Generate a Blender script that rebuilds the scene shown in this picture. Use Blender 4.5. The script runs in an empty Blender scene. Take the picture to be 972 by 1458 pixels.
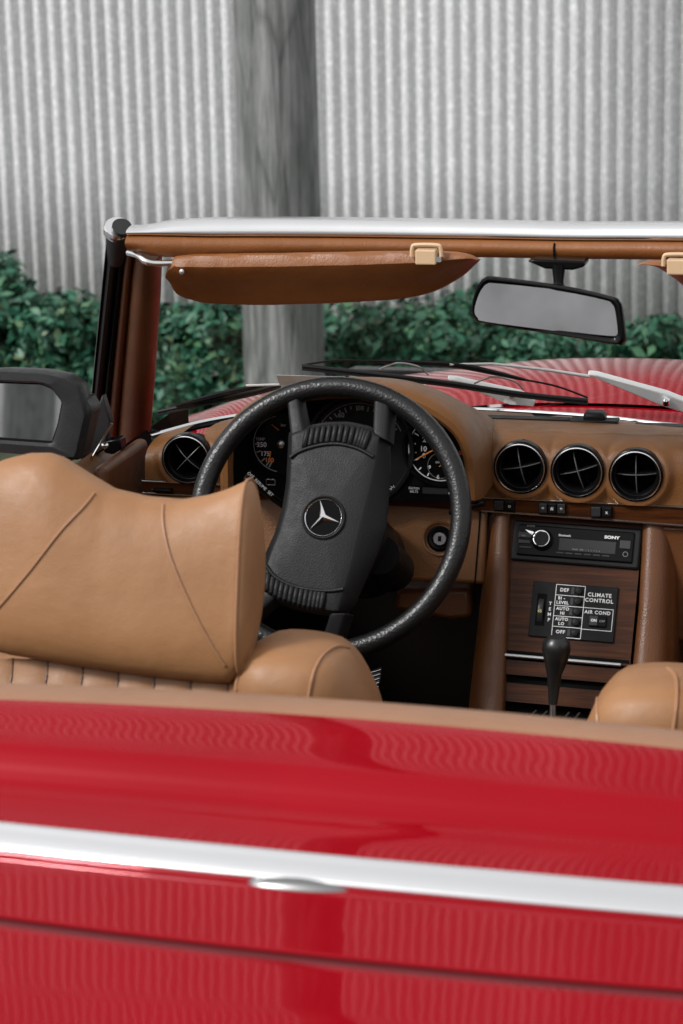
import bpy, bmesh, math, random
import numpy as np
from mathutils import Vector, Matrix
random.seed(7); rng = np.random.default_rng(11)
S = bpy.context.scene
COL = S.collection
R = math.radians
# ------------------------------------------------------------------ camera
F, PW, PH = 3442.0, 972.0, 1458.0
yaw, pit, rol = R(14.0), R(14.4), R(1.34)
fw = np.array([-math.sin(yaw)*math.cos(pit), math.cos(yaw)*math.cos(pit), -math.sin(pit)])
rt0 = np.array([math.cos(yaw), math.sin(yaw), 0.0]); up0 = np.cross(rt0, fw)
rt = rt0*math.cos(rol)-up0*math.sin(rol); up = np.cross(rt, fw)
CAM = np.array([0.466, -3.236, 1.666])
cd = bpy.data.cameras.new('camera'); cam = bpy.data.objects.new('camera', cd); COL.objects.link(cam)
M = Matrix.Identity(4)
for i in range(3):
    M[i][0] = rt[i]; M[i][1] = up[i]; M[i][2] = -fw[i]; M[i][3] = CAM[i]
cam.matrix_world = M
cd.lens = 85; cd.sensor_width = 36; cd.clip_end = 500; cd.clip_start = .05
cd.dof.use_dof = True; cd.dof.focus_distance = 3.85; cd.dof.aperture_fstop = 7.8
S.camera = cam
# ------------------------------------------------------------------ light
w = bpy.data.worlds.new('World'); S.world = w; w.use_nodes = True
nt = w.node_tree; bg = nt.nodes['Background']
sky = nt.nodes.new('ShaderNodeTexSky'); sky.sky_type = 'NISHITA'; sky.sun_disc = False
SEL, SAZ = R(42), R(227)      # sun elevation; azimuth of the sun measured from +Y clockwise
sky.sun_elevation = SEL; sky.sun_rotation = SAZ; sky.air_density = 1.0; sky.dust_density = 6.0; sky.ozone_density = 1.0
hs = nt.nodes.new('ShaderNodeHueSaturation'); hs.inputs['Saturation'].default_value = 0.06
nt.links.new(sky.outputs[0], hs.inputs['Color'])
cl_ = nt.nodes.new('ShaderNodeMix'); cl_.data_type = 'RGBA'; cl_.inputs[0].default_value = .5   # thin even cloud layer over the clear sky
nt.links.new(hs.outputs[0], cl_.inputs[6]); cl_.inputs[7].default_value = (9.5, 9.55, 9.7, 1)
nt.links.new(cl_.outputs[2], bg.inputs['Color']); bg.inputs['Strength'].default_value = 0.125
sd = bpy.data.lights.new('sun', 'SUN'); so = bpy.data.objects.new('sun', sd); COL.objects.link(so)
sd.energy = 2.5; sd.angle = R(12); sd.color = (1.0, .985, .96)
tosun = Vector((math.sin(SAZ)*math.cos(SEL), math.cos(SAZ)*math.cos(SEL), math.sin(SEL)))
so.rotation_euler = tosun.to_track_quat('Z', 'Y').to_euler()
S.view_settings.view_transform = 'Standard'; S.view_settings.look = 'None'; S.view_settings.gamma = 1
S.view_settings.exposure = 0.0
S.view_settings.use_curve_mapping = False
S.cycles.max_bounces = 8; S.cycles.transparent_max_bounces = 12
S.cycles.use_denoising = True

# ------------------------------------------------------------------ photo ray -> real point on a plane of the car
def ray(x, y): return fw+rt*(x-PW/2)/F-up*(y-PH/2)/F
def onY(x, y, Y): d = ray(x, y); return CAM+d*((Y-CAM[1])/d[1])
def onZ(x, y, Z): d = ray(x, y); return CAM+d*((Z-CAM[2])/d[2])
def onX(x, y, X): d = ray(x, y); return CAM+d*((X-CAM[0])/d[0])
class Plane:
    def __init__(s, o, x, y):
        s.o = np.array(o, float); s.x = np.array(x, float); s.x /= np.linalg.norm(s.x)
        s.y = np.array(y, float); s.y -= s.x*(s.y@s.x); s.y /= np.linalg.norm(s.y); s.n = np.cross(s.x, s.y)
    def uv(s, x, y):
        d = ray(x, y); t = ((s.o-CAM)@s.n)/(d@s.n); p = CAM+d*t-s.o; return p@s.x, p@s.y
    def at(s, u, v, h=0.0): return s.o+s.x*u+s.y*v+s.n*h
    def px(s, x, y, h=0.0): u, v = s.uv(x, y); return s.at(u, v, h)
def vplane(Y): return Plane((0, Y, 0), (1, 0, 0), (0, 0, 1))   # normal faces the rear of the car

# ------------------------------------------------------------------ materials
def mat(name, col=(.5,.5,.5), rough=.5, metal=0, coat=0, coat_r=.03, spec=.5, ior=None, sheen=0):
    m = bpy.data.materials.new(name); m.use_nodes = True
    b = m.node_tree.nodes['Principled BSDF']
    b.inputs['Base Color'].default_value = (*col, 1); b.inputs['Roughness'].default_value = rough
    b.inputs['Metallic'].default_value = metal; b.inputs['Coat Weight'].default_value = coat
    b.inputs['Coat Roughness'].default_value = coat_r; b.inputs['Specular IOR Level'].default_value = spec
    return m
def N(m, t, **kw):
    n = m.node_tree.nodes.new(t)
    for k, v in kw.items():
        if hasattr(n, k): setattr(n, k, v)
    return n
def L(m, a, b): m.node_tree.links.new(a, b)
def bsdf(m): return m.node_tree.nodes['Principled BSDF']
def coords(m, scale=(1,1,1)):
    tc = N(m, 'ShaderNodeTexCoord'); mp = N(m, 'ShaderNodeMapping'); mp.inputs['Scale'].default_value = scale
    L(m, tc.outputs['Object'], mp.inputs[0]); return mp.outputs[0]
def ramp(m, fac, stops):
    r = N(m, 'ShaderNodeValToRGB'); e = r.color_ramp.elements
    e[0].position, e[0].color = stops[0][0], (*stops[0][1], 1)
    e[1].position, e[1].color = stops[-1][0], (*stops[-1][1], 1)
    for p, c in stops[1:-1]:
        q = e.new(p); q.color = (*c, 1)
    L(m, fac, r.inputs[0]); return r.outputs[0]
def noise(m, vec, scale, detail=4, rough=.55, out='Fac'):
    n = N(m, 'ShaderNodeTexNoise'); n.inputs['Scale'].default_value = scale
    n.inputs['Detail'].default_value = detail; n.inputs['Roughness'].default_value = rough
    L(m, vec, n.inputs['Vector']); return n.outputs[out]
def voro(m, vec, scale, feature='F1'):
    n = N(m, 'ShaderNodeTexVoronoi'); n.feature = feature; n.inputs['Scale'].default_value = scale
    L(m, vec, n.inputs['Vector']); return n.outputs['Distance']
def bump(m, h, strength=.3, dist=.001, prev=None):
    b = N(m, 'ShaderNodeBump'); b.inputs['Strength'].default_value = strength; b.inputs['Distance'].default_value = dist
    L(m, h, b.inputs['Height'])
    if prev is not None: L(m, prev, b.inputs['Normal'])
    L(m, b.outputs[0], bsdf(m).inputs['Normal']); return b.outputs[0]
def leather(name, c1, c2, rough=.42, grain=650, gs=.35, big=.12):
    m = mat(name, c1, rough); v = coords(m)
    f = noise(m, v, 9, 5); L(m, ramp(m, f, [(.3, c2), (.7, c1)]), bsdf(m).inputs['Base Color'])
    n1 = bump(m, noise(m, v, 26, 3), big, .006)
    bump(m, voro(m, v, grain), gs, .0006, n1)
    rr = ramp(m, noise(m, v, 30, 4), [(.3, (rough-.07,)*3), (.7, (rough+.1,)*3)]); L(m, rr, bsdf(m).inputs['Roughness'])
    return m
SEATL = leather('seat_leather', (.335,.162,.068), (.27,.125,.050), .50, 520, .25, .22)
DASHL = leather('dash_vinyl', (.18,.074,.021), (.135,.053,.014), .42, 420, .5, .05)
DARKL = leather('trim_vinyl', (.13,.046,.013), (.095,.032,.009), .42, 420, .5, .08)
VISL = leather('visor_vinyl', (.24,.086,.022), (.195,.066,.016), .42, 380, .4, .25)
STITCH = mat('piping_leather', (.33,.165,.082), .45)
TANRIM = leather('rim_leather', (.29,.15,.085), (.25,.125,.068), .45, 500, .25, .1)
def plastic(name, c, rough, grain=500, gs=.4, spec=.25):
    m = mat(name, c, rough, spec=spec); v = coords(m)
    bump(m, voro(m, v, grain), gs, .0005)
    L(m, ramp(m, noise(m, v, 60, 4), [(.3, (rough-.06,)*3), (.7, (rough+.1,)*3)]), bsdf(m).inputs['Roughness'])
    return m
WHEELP = plastic('wheel_pad_plastic', (.0075,.0075,.008), .45, 520, .4, .25)
RIMP = mat('wheel_rim_leather', (.007,.007,.0075), .33, spec=.42)
_v = coords(RIMP); bump(RIMP, voro(RIMP, _v, 280), .5, .0008, bump(RIMP, noise(RIMP, _v, 220, 5), .4, .0008))
BLK = plastic('black_plastic', (.007,.007,.0075), .4, 600, .2, .2)
RUB = mat('black_rubber', (.010,.010,.011), .55)
GLOSSB = mat('gloss_black', (.004,.004,.0045), .22, spec=.12)
MATTEB = mat('matte_black', (.004,.004,.004), .8, spec=.08)
GREYP = plastic('mirror_housing_plastic', (.022,.023,.024), .42, 300, .35)
CHROME = mat('chrome', (.86,.86,.87), .07, 1)
_v = coords(CHROME); bump(CHROME, noise(CHROME, _v, 14, 3), .05, .01)
BRIGHT = mat('brushed_aluminium', (.86,.86,.86), .26, 1)
_v = coords(BRIGHT); L(BRIGHT, ramp(BRIGHT, noise(BRIGHT, _v, 12, 3), [(.3,(.20,)*3),(.75,(.27,)*3)]), bsdf(BRIGHT).inputs['Roughness'])
SILV = mat('silver_lacquer', (.78,.78,.78), .35, .2)
VANE = mat('grey_satin', (.10,.10,.10), .4)
STEEL = mat('worn_steel', (.45,.45,.45), .35, 1)
WHITE = mat('white_print', (.72,.72,.72), .6)
DIMW = mat('grey_print', (.30,.30,.30), .6)
ORANGE = mat('orange_needle', (.75,.22,.03), .5)
REDD = mat('red_print', (.35,.03,.02), .5)
CREAM = mat('cream_plastic', (.62,.43,.26), .45)
MIRG = mat('mirror_glass', (.80,.80,.81), .02, 1)
DISP = mat('radio_display', (.030,.031,.032), .35, spec=.2)
BUTN = mat('grey_button', (.028,.028,.030), .35, spec=.35)
CARPET = mat('dark_carpet', (.009,.007,.006), .95, spec=.03)
PAINT = mat('red_paint', (.26,.002,.008), .6, spec=.0); _v = coords(PAINT)
L(PAINT, ramp(PAINT, noise(PAINT, _v, 3, 3), [(.3,(.24,.0008,.0055)),(.7,(.285,.0012,.007))]), bsdf(PAINT).inputs['Base Color'])
_g = N(PAINT, 'ShaderNodeBsdfGlossy'); _g.inputs['Roughness'].default_value = .03
_f = N(PAINT, 'ShaderNodeFresnel'); _f.inputs[0].default_value = 1.5; _m = N(PAINT, 'ShaderNodeMixShader')
_b = N(PAINT, 'ShaderNodeBump'); _b.inputs['Strength'].default_value = .03; _b.inputs['Distance'].default_value = .002
L(PAINT, noise(PAINT, _v, 22, 2), _b.inputs['Height']); L(PAINT, _b.outputs[0], _g.inputs['Normal'])
_mr = N(PAINT, 'ShaderNodeMapRange'); _mr.inputs[1].default_value = .11; _mr.inputs[2].default_value = .42; L(PAINT, _f.outputs[0], _mr.inputs[0])
_mc = N(PAINT, 'ShaderNodeMix'); _mc.data_type = 'RGBA'; _mc.inputs[6].default_value = (1, .36, .39, 1); _mc.inputs[7].default_value = (1, .88, .88, 1); L(PAINT, _mr.outputs[0], _mc.inputs[0]); L(PAINT, _mc.outputs[2], _g.inputs['Color'])
L(PAINT, _f.outputs[0], _m.inputs[0]); L(PAINT, bsdf(PAINT).outputs[0], _m.inputs[1]); L(PAINT, _g.outputs[0], _m.inputs[2])
L(PAINT, _m.outputs[0], PAINT.node_tree.nodes['Material Output'].inputs[0])
def veneer():
    m = mat('walnut_veneer', (.06,.02,.01), .42, spec=.18); v = coords(m, (2.5, 60, 60))
    L(m, ramp(m, noise(m, v, 3, 6, .7), [(.3,(.012,.0032,.0008)),(.5,(.048,.0135,.0030)),(.72,(.095,.028,.006))]), bsdf(m).inputs['Base Color'])
    return m
WOOD = veneer()
GLASS = bpy.data.materials.new('windscreen_glass'); GLASS.use_nodes = True
_t = GLASS.node_tree; _t.nodes.remove(_t.nodes['Principled BSDF'])
_tr = _t.nodes.new('ShaderNodeBsdfTransparent'); _tr.inputs[0].default_value = (.93,.95,.94,1)
_gl = _t.nodes.new('ShaderNodeBsdfGlossy'); _gl.inputs['Roughness'].default_value = .02; _gl.inputs[0].default_value = (.6,.6,.6,1)
_mx = _t.nodes.new('ShaderNodeMixShader')
_mx.inputs[0].default_value = .035; _t.links.new(_tr.outputs[0], _mx.inputs[1]); _t.links.new(_gl.outputs[0], _mx.inputs[2])
_t.links.new(_mx.outputs[0], _t.nodes['Material Output'].inputs[0])
def galv():
    m = mat('galvanised_sheet', (.5,.5,.5), .5, .15); v = coords(m)
    a = ramp(m, noise(m, v, 48, 5, .75), [(.40,(.60,.605,.61)),(.54,(.69,.695,.70)),(.64,(.88,.885,.89))])
    b2 = ramp(m, noise(m, coords(m, (1.0, 1, .25)), 1.6, 4), [(.3,(.93,.93,.93)),(.7,(1,1,1))])
    mx = N(m, 'ShaderNodeMix'); mx.data_type = 'RGBA'; mx.blend_type = 'MULTIPLY'; mx.inputs[0].default_value = 1
    L(m, a, mx.inputs[6]); L(m, b2, mx.inputs[7])
    sp = ramp(m, voro(m, v, 9), [(.02,(.28,.27,.26)),(.045,(1,1,1))])
    m2 = N(m, 'ShaderNodeMix'); m2.data_type = 'RGBA'; m2.blend_type = 'MULTIPLY'; m2.inputs[0].default_value = .35
    L(m, mx.outputs[2], m2.inputs[6]); L(m, sp, m2.inputs[7]); L(m, m2.outputs[2], bsdf(m).inputs['Base Color'])
    bump(m, noise(m, v, 60, 4), .25, .004)
    return m
GALV = galv()
def polewood():
    m = mat('weathered_pole_wood', (.2,.2,.2), .85, spec=.2); v = coords(m, (1,1,.06)); v2 = coords(m, (1,1,.25))
    a = ramp(m, noise(m, v, 22, 7, .75), [(.28,(.07,.072,.07)),(.46,(.21,.215,.212)),(.72,(.36,.365,.36))])
    b2 = ramp(m, noise(m, v2, 9, 6, .65), [(.42,(.66,.68,.67)),(.56,(1,1,1))])
    mx = N(m, 'ShaderNodeMix'); mx.data_type = 'RGBA'; mx.blend_type = 'MULTIPLY'; mx.inputs[0].default_value = 1
    L(m, a, mx.inputs[6]); L(m, b2, mx.inputs[7])
    ck = ramp(m, voro(m, coords(m, (1, 1, .10)), 17, 'DISTANCE_TO_EDGE'), [(.0,(.30,.30,.30)),(.07,(1,1,1))])
    m2 = N(m, 'ShaderNodeMix'); m2.data_type = 'RGBA'; m2.blend_type = 'MULTIPLY'; m2.inputs[0].default_value = .5
    L(m, mx.outputs[2], m2.inputs[6]); L(m, ck, m2.inputs[7]); L(m, m2.outputs[2], bsdf(m).inputs['Base Color'])
    bump(m, noise(m, v, 60, 5), .8, .012); return m
POLEW = polewood()
def leafmat(name, a, b):
    m = mat(name, a, .45, spec=.4); oi = N(m, 'ShaderNodeNewGeometry')
    L(m, ramp(m, oi.outputs['Random Per Island'], [(0, b), (.45, a), (.80, (.050, .150, .090)), (.93, (.075, .185, .085)), (1, (.10, .12, .055))]), bsdf(m).inputs['Base Color'])
    bsdf(m).inputs['Subsurface Weight'].default_value = 0
    return m
LEAF = leafmat('shrub_leaf', (.022,.115,.066), (.008,.045,.027))
LEAFC = mat('shrub_inner_twigs', (.012,.016,.011), .9, spec=.1)
ASPH = mat('asphalt', (.13,.13,.13), .9); _v = coords(ASPH)
L(ASPH, ramp(ASPH, noise(ASPH, _v, 120, 5), [(.3,(.09,.09,.09)),(.7,(.19,.19,.19))]), bsdf(ASPH).inputs['Base Color']); bump(ASPH, noise(ASPH, _v, 200, 3), .5, .004)
GRASSM = mat('verge_soil', (.05,.07,.035), .95, spec=.1); _v = coords(GRASSM)
L(GRASSM, ramp(GRASSM, noise(GRASSM, _v, 6, 6), [(.3,(.035,.05,.03)),(.7,(.10,.10,.07))]), bsdf(GRASSM).inputs['Base Color'])
CONC = mat('grey_render', (.30,.30,.30), .9); _v = coords(CONC)
L(CONC, ramp(CONC, noise(CONC, _v, 2, 6), [(.35,(.56,.56,.56)),(.65,(.84,.84,.84))]), bsdf(CONC).inputs['Base Color'])

# ------------------------------------------------------------------ mesh helpers
def finish(name, me, m, parent, smooth, bevel=0, sub=0, solid=0, offset=-1, seg=2):
    if m is not None: me.materials.append(m)
    if smooth:
        for p in me.polygons: p.use_smooth = True
    o = bpy.data.objects.new(name, me); COL.objects.link(o)
    if parent is not None: o.parent = parent
    if solid:
        s = o.modifiers.new('s', 'SOLIDIFY'); s.thickness = solid; s.offset = offset
    if bevel:
        b = o.modifiers.new('b', 'BEVEL'); b.width = bevel; b.segments = seg; b.limit_method = 'ANGLE'; b.angle_limit = R(35)
    if sub:
        s = o.modifiers.new('d', 'SUBSURF'); s.levels = sub; s.render_levels = sub
    if smooth and not sub:
        try: me.shade_smooth() if hasattr(me, 'shade_smooth') else None
        except Exception: pass
        try: me.set_sharp_from_angle(angle=R(42))
        except Exception: pass
    return o
def obj(name, verts, faces, m, parent=None, smooth=True, **kw):
    me = bpy.data.meshes.new(name); me.from_pydata([tuple(map(float, v)) for v in verts], [], faces); me.validate()
    bm = bmesh.new(); bm.from_mesh(me); bmesh.ops.recalc_face_normals(bm, faces=bm.faces); bm.to_mesh(me); bm.free()
    return finish(name, me, m, parent, smooth, **kw)
def prism_geo(pts, ext):
    pts = [np.array(p, float) for p in pts]; e = np.array(ext, float); n = len(pts)
    v = pts+[p+e for p in pts]
    f = [list(range(n)), list(range(2*n-1, n-1, -1))]+[[i, (i+1) % n, n+(i+1) % n, n+i] for i in range(n)]
    return v, f
def prism(name, pts, ext, m, parent=None, **kw):
    v, f = prism_geo(pts, ext); return obj(name, v, f, m, parent, **kw)
def merge(geos):
    V, Fc = [], []
    for v, f in geos:
        b = len(V); V += list(v); Fc += [[i+b for i in q] for q in f]
    return V, Fc
def tube_geo(pts, rad, seg=12, closed=False, squash=None):
    pts = [np.array(p, float) for p in pts]; n = len(pts)
    if not hasattr(rad, '__len__'): rad = [rad]*n
    V, Fc = [], []; prev = None
    for i, p in enumerate(pts):
        if closed: t = pts[(i+1) % n]-pts[(i-1) % n]
        else: t = pts[min(i+1, n-1)]-pts[max(i-1, 0)]
        t = t/(np.linalg.norm(t)+1e-12)
        if prev is None:
            a = np.array([0, 0, 1.0]) if abs(t[2]) < .9 else np.array([1.0, 0, 0])
        else: a = prev
        b = a-t*(a@t); b /= np.linalg.norm(b); prev = b; c = np.cross(t, b)
        for k in range(seg):
            an = 2*math.pi*k/seg; V.append(p+(b*math.cos(an)+c*math.sin(an))*rad[i])
    m_ = n if closed else n-1
    for i in range(m_):
        j = (i+1) % n
        for k in range(seg): Fc.append([i*seg+k, i*seg+(k+1) % seg, j*seg+(k+1) % seg, j*seg+k])
    if not closed: Fc += [list(range(seg)), list(range((n-1)*seg, n*seg))]
    return V, Fc
def tube(name, pts, rad, m, parent=None, seg=12, closed=False, **kw):
    v, f = tube_geo(pts, rad, seg, closed); return obj(name, v, f, m, parent, **kw)
def spline(pts, n=40, closed=False):
    pts = [np.array(p, float) for p in pts]; k = len(pts); out = []
    segs = k if closed else k-1; per = max(2, n//segs)
    for i in range(segs):
        g = (lambda j: pts[j % k]) if closed else (lambda j: pts[min(max(j, 0), k-1)])
        p0, p1, p2, p3 = g(i-1), g(i), g(i+1), g(i+2)
        for s in range(per):
            t = s/per
            out.append(.5*((2*p1)+(-p0+p2)*t+(2*p0-5*p1+4*p2-p3)*t*t+(-p0+3*p1-3*p2+p3)*t**3))
    if not closed: out.append(pts[-1])
    return out
def lathe_geo(c, ax, prof, seg=40):
    """prof: list of (r, h) along axis ax from c."""
    c = np.array(c, float); ax = np.array(ax, float); ax /= np.linalg.norm(ax)
    a = np.array([1.0, 0, 0]) if abs(ax[0]) < .9 else np.array([0, 0, 1.0])
    b = a-ax*(a@ax); b /= np.linalg.norm(b); d = np.cross(ax, b); V, Fc = [], []
    for r_, h in prof:
        for k in range(seg):
            an = 2*math.pi*k/seg; V.append(c+ax*h+(b*math.cos(an)+d*math.sin(an))*max(r_, 1e-5))
    for i in range(len(prof)-1):
        for k in range(seg): Fc.append([i*seg+k, i*seg+(k+1) % seg, (i+1)*seg+(k+1) % seg, (i+1)*seg+k])
    return V, Fc
def lathe(name, c, ax, prof, m, parent=None, seg=40, **kw):
    v, f = lathe_geo(c, ax, prof, seg); return obj(name, v, f, m, parent, **kw)
def grid_geo(fn, us, vs, keep=None):
    V = [fn(u, v) for v in vs for u in us]; nu = len(us); Fc = []
    for j in range(len(vs)-1):
        for i in range(nu-1):
            if keep is None or keep(.5*(us[i]+us[i+1]), .5*(vs[j]+vs[j+1])):
                Fc.append([j*nu+i, j*nu+i+1, (j+1)*nu+i+1, (j+1)*nu+i])
    return V, Fc
def grid(name, fn, us, vs, m, parent=None, keep=None, **kw):
    v, f = grid_geo(fn, us, vs, keep); return obj(name, v, f, m, parent, **kw)
def box_geo(c, dx, dy, dz):
    c = np.array(c, float); dx, dy, dz = [np.array(a, float)/2 for a in (dx, dy, dz)]
    pts = [c-dx-dz-dy, c+dx-dz-dy, c+dx+dz-dy, c-dx+dz-dy]; return prism_geo(pts, 2*dy)
def pbox_geo(pl, u0, u1, v0, v1, h0, h1):
    return prism_geo([pl.at(u0, v0, h0), pl.at(u1, v0, h0), pl.at(u1, v1, h0), pl.at(u0, v1, h0)], pl.n*(h1-h0))
def pbox(name, pl, u0, u1, v0, v1, h0, h1, m, parent=None, **kw):
    v, f = pbox_geo(pl, u0, u1, v0, v1, h0, h1); return obj(name, v, f, m, parent, smooth=kw.pop('smooth', False), **kw)
def text(name, s, pl, u, v, size, m, parent, h=.0012, align='CENTER', rot=0, bold=0.0, spacing=1.0, sx=1.0):
    cu = bpy.data.curves.new(name, 'FONT'); cu.body = s; cu.size = size; cu.align_x = align; cu.align_y = 'CENTER'
    cu.extrude = .0002; cu.offset = bold; cu.space_character = spacing; cu.resolution_u = 3
    t = bpy.data.objects.new(name, cu); COL.objects.link(t)
    bpy.context.view_layer.update()
    me = bpy.data.meshes.new_from_object(t); bpy.data.objects.remove(t)
    ca, sa = math.cos(rot), math.sin(rot)
    for vt in me.vertices:
        x, y, z = vt.co; x *= sx; x, y = x*ca-y*sa, x*sa+y*ca
        vt.co = Vector(pl.at(u+x, v+y, h+z))
    me.materials.clear(); return finish(name, me, m, parent, False)
def empty(name, label=None, cat=None, loc=(0,0,0), group=None, parent=None):
    o = bpy.data.objects.new(name, None); COL.objects.link(o); o.location = loc
    tag(o, label, cat, group); o.parent = parent; return o
def tag(o, label=None, cat=None, group=None, kind=None):
    if label: o['label'] = label
    if cat: o['category'] = cat
    if group: o['group'] = group
    if kind: o['kind'] = kind
    return o
from mathutils.bvhtree import BVHTree
def drape(o, pts, lift=.0004):
    """photo positions -> points lying on the real surface of o"""
    me = o.data; bt = BVHTree.FromPolygons([v.co for v in me.vertices], [p.vertices for p in me.polygons]); out = []
    for x, y in pts:
        d = Vector(ray(x, y)).normalized(); h = bt.ray_cast(Vector(CAM), d)
        if h[0] is not None: out.append(np.array(h[0]-d*lift))
    return out
def pspline(pts, n=40): return [(p[0], p[1]) for p in spline([(a, b, 0) for a, b in pts], n)]
lin = lambda a, b, n: list(np.linspace(a, b, n))
def interp(x, xs, ys): return float(np.interp(x, xs, ys))
def sm(x): x = min(max(x, 0), 1); return x*x*(3-2*x)

# ================================================================== SETTING
GZ = -0.08
tag(grid('asphalt_road', lambda x, y: (x, y, GZ), [-60, -8, 0, 8, 60], [-30, -8, 0, 3.6], ASPH, None, smooth=False), kind='structure')
def gnd(x, y):
    z = GZ-.012
    if y > 3.5: z -= .40*sm((y-3.5)/1.6)
    return (x, y, z)
tag(grid('ground', gnd, [-200, -60, -12, -4, 0, 4, 12, 60, 200], [-200, -60, -30, 0, 3.4]+lin(3.5, 5.4, 12)+[60, 200], GRASSM, None), kind='structure')
tag(grid('painted_road_line', lambda x, y: (x, y, GZ+.004), [-60, 60], [-7.1, -6.95], mat('road_paint', (.7,.7,.68), .7), None, smooth=False), kind='structure')

# corrugated metal wall of the warehouse
WY = 7.05; PITCH = .0665
def wall():
    t = empty('corrugated_wall', 'tall pale grey corrugated metal wall rising behind the hedge and the car', 'wall', (0, WY, -.5))
    x0, x1, H = -11.0, 9.0, 10.4
    n = int((x1-x0)/PITCH)*10; xs = np.linspace(x0, x1, n+1)
    zs = [0, 1, 1.9, 2.6, 3.4, 4.4, 6, 8, H]
    ph = 2*math.pi*xs/PITCH
    jit = np.repeat(rng.normal(0, .0012, n//10+2), 10)[:n+1]
    wv = 2*np.abs(np.sin(ph/2))**.85-1
    prof = -(.0150+jit)*wv
    V = []
    for z in zs:
        wob = .004*np.sin(xs*1.7+z*2.0)
        V += [(x, a+b, z) for x, a, b in zip(xs, prof, wob)]
    Fc = [[j*(n+1)+i, j*(n+1)+i+1, (j+1)*(n+1)+i+1, (j+1)*(n+1)+i] for j in range(len(zs)-1) for i in range(n)]
    o = obj('metal_sheet', V, Fc, GALV, t, solid=.002, offset=1)
    g = [box_geo((-1, .10, z), (19.6, 0, 0), (0, .1, 0), (0, 0, .08)) for z in (.4, 2.6, 5.2, 7.8, 10.2)]
    v, f = merge(g); obj('girt_rail', v, f, STEEL, t, smooth=False)
    v, f = box_geo((-1, 0, H+.04), (20.1, 0, 0), (0, .16, 0), (0, 0, .08)); obj('top_flashing', v, f, GALV, t, smooth=False)
wall()

# utility pole
a = onY(331, 0, 5.7); b = onY(447, 0, 5.7); pr = float(np.linalg.norm(b-a)/2)*.97; pcx = float((a[0]+b[0])/2)
pole_t = empty('utility_pole', 'thick weathered grey timber utility pole standing in front of the corrugated wall', 'pole', (pcx, 5.7, -.55))
us = lin(0, 2*math.pi, 49); zs = lin(0, 11.5, 40)
def polef(u, z):
    r_ = pr*(1.03-.012*z)*(1+.012*math.sin(5*u+z*.6)+.008*math.sin(11*u-z*.9)); return (r_*math.cos(u), r_*math.sin(u), z)
grid('pole_shaft', polef, us, zs, POLEW, pole_t)
lathe('pole_cap', (0, 0, 11.5), (0, 0, 1), [(pr*.93, -.02), (pr*.95, .03), (0, .06)], STEEL, pole_t)

# shrubs along the foot of the wall
def leaf_cloud(n, rx, ry, h, size, bumps=26):
    """leaves spread through several overlapping clumps; returns numpy verts, faces"""
    cl = []
    for i in range(bumps):
        t = rng.random(); ang = rng.uniform(0, 2*math.pi); rr = math.sqrt(rng.random())
        z = h*(.22+.62*t); k = (1-.45*t)
        cl.append((rr*rx*.75*k*math.cos(ang), rr*ry*.75*k*math.sin(ang), z, rng.uniform(.14, .38)*min(rx, h*.75)))
    cl = np.array(cl); idx = rng.integers(0, bumps, n); c = cl[idx]
    d = rng.normal(size=(n, 3)); d /= np.linalg.norm(d, axis=1)[:, None]
    rad = c[:, 3]*(rng.random(n)**.38)*np.where(rng.random(n) < .12, rng.uniform(1, 1.45, n), 1)
    P = c[:, :3]+d*rad[:, None]*np.array([1, 1, .8])
    P[:, 2] = np.maximum(P[:, 2], .03)
    nrm = d+rng.normal(size=(n, 3))*.55+np.array([0, 0, .35]); nrm /= np.linalg.norm(nrm, axis=1)[:, None]
    t1 = np.cross(nrm, rng.normal(size=(n, 3))); t1 /= np.linalg.norm(t1, axis=1)[:, None]; t2 = np.cross(nrm, t1)
    s = size*rng.uniform(.45, 1.6, n)[:, None]
    A = P-t1*s; B = P+t2*s*.48+nrm*s*.12; Cc = P+t1*s; D = P-t2*s*.48+nrm*s*.12
    V = np.stack([A, B, Cc, D], 1).reshape(-1, 3)
    return V, cl
def bush(px_x, top_y, Y, rx, ry, n, label, seed, size=.024):
    global rng
    rng = np.random.default_rng(seed)
    p = onY(px_x, top_y, Y); gz = GZ-.012-.40
    h = float(p[2]-gz)/1.0
    t = empty('shrub', label, 'shrub', (float(p[0]), Y, gz), 'green shrubs along the foot of the corrugated wall')
    V, cl = leaf_cloud(int(n*1.7), rx, ry, h, size)
    top = V[:, 2].max(); V[:, 2] *= h/top; cl[:, 2] *= h/top
    me = bpy.data.meshes.new('foliage'); me.vertices.add(len(V)); me.vertices.foreach_set('co', V.ravel())
    nf = len(V)//4; me.loops.add(nf*4); me.loops.foreach_set('vertex_index', np.arange(nf*4)); me.polygons.add(nf)
    me.polygons.foreach_set('loop_start', np.arange(nf)*4); me.update(calc_edges=True); me.validate()
    finish('foliage', me, LEAF, t, False)
    g = []
    for c in cl:
        g.append(tube_geo(spline([(0, 0, 0), (c[0]*.3, c[1]*.3, c[2]*.5), (c[0], c[1], c[2])], 8), [.014]*4+[.008]*5 if False else .010, 6))
    v, f = merge(g); obj('stems', v, f, LEAFC, t)
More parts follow.
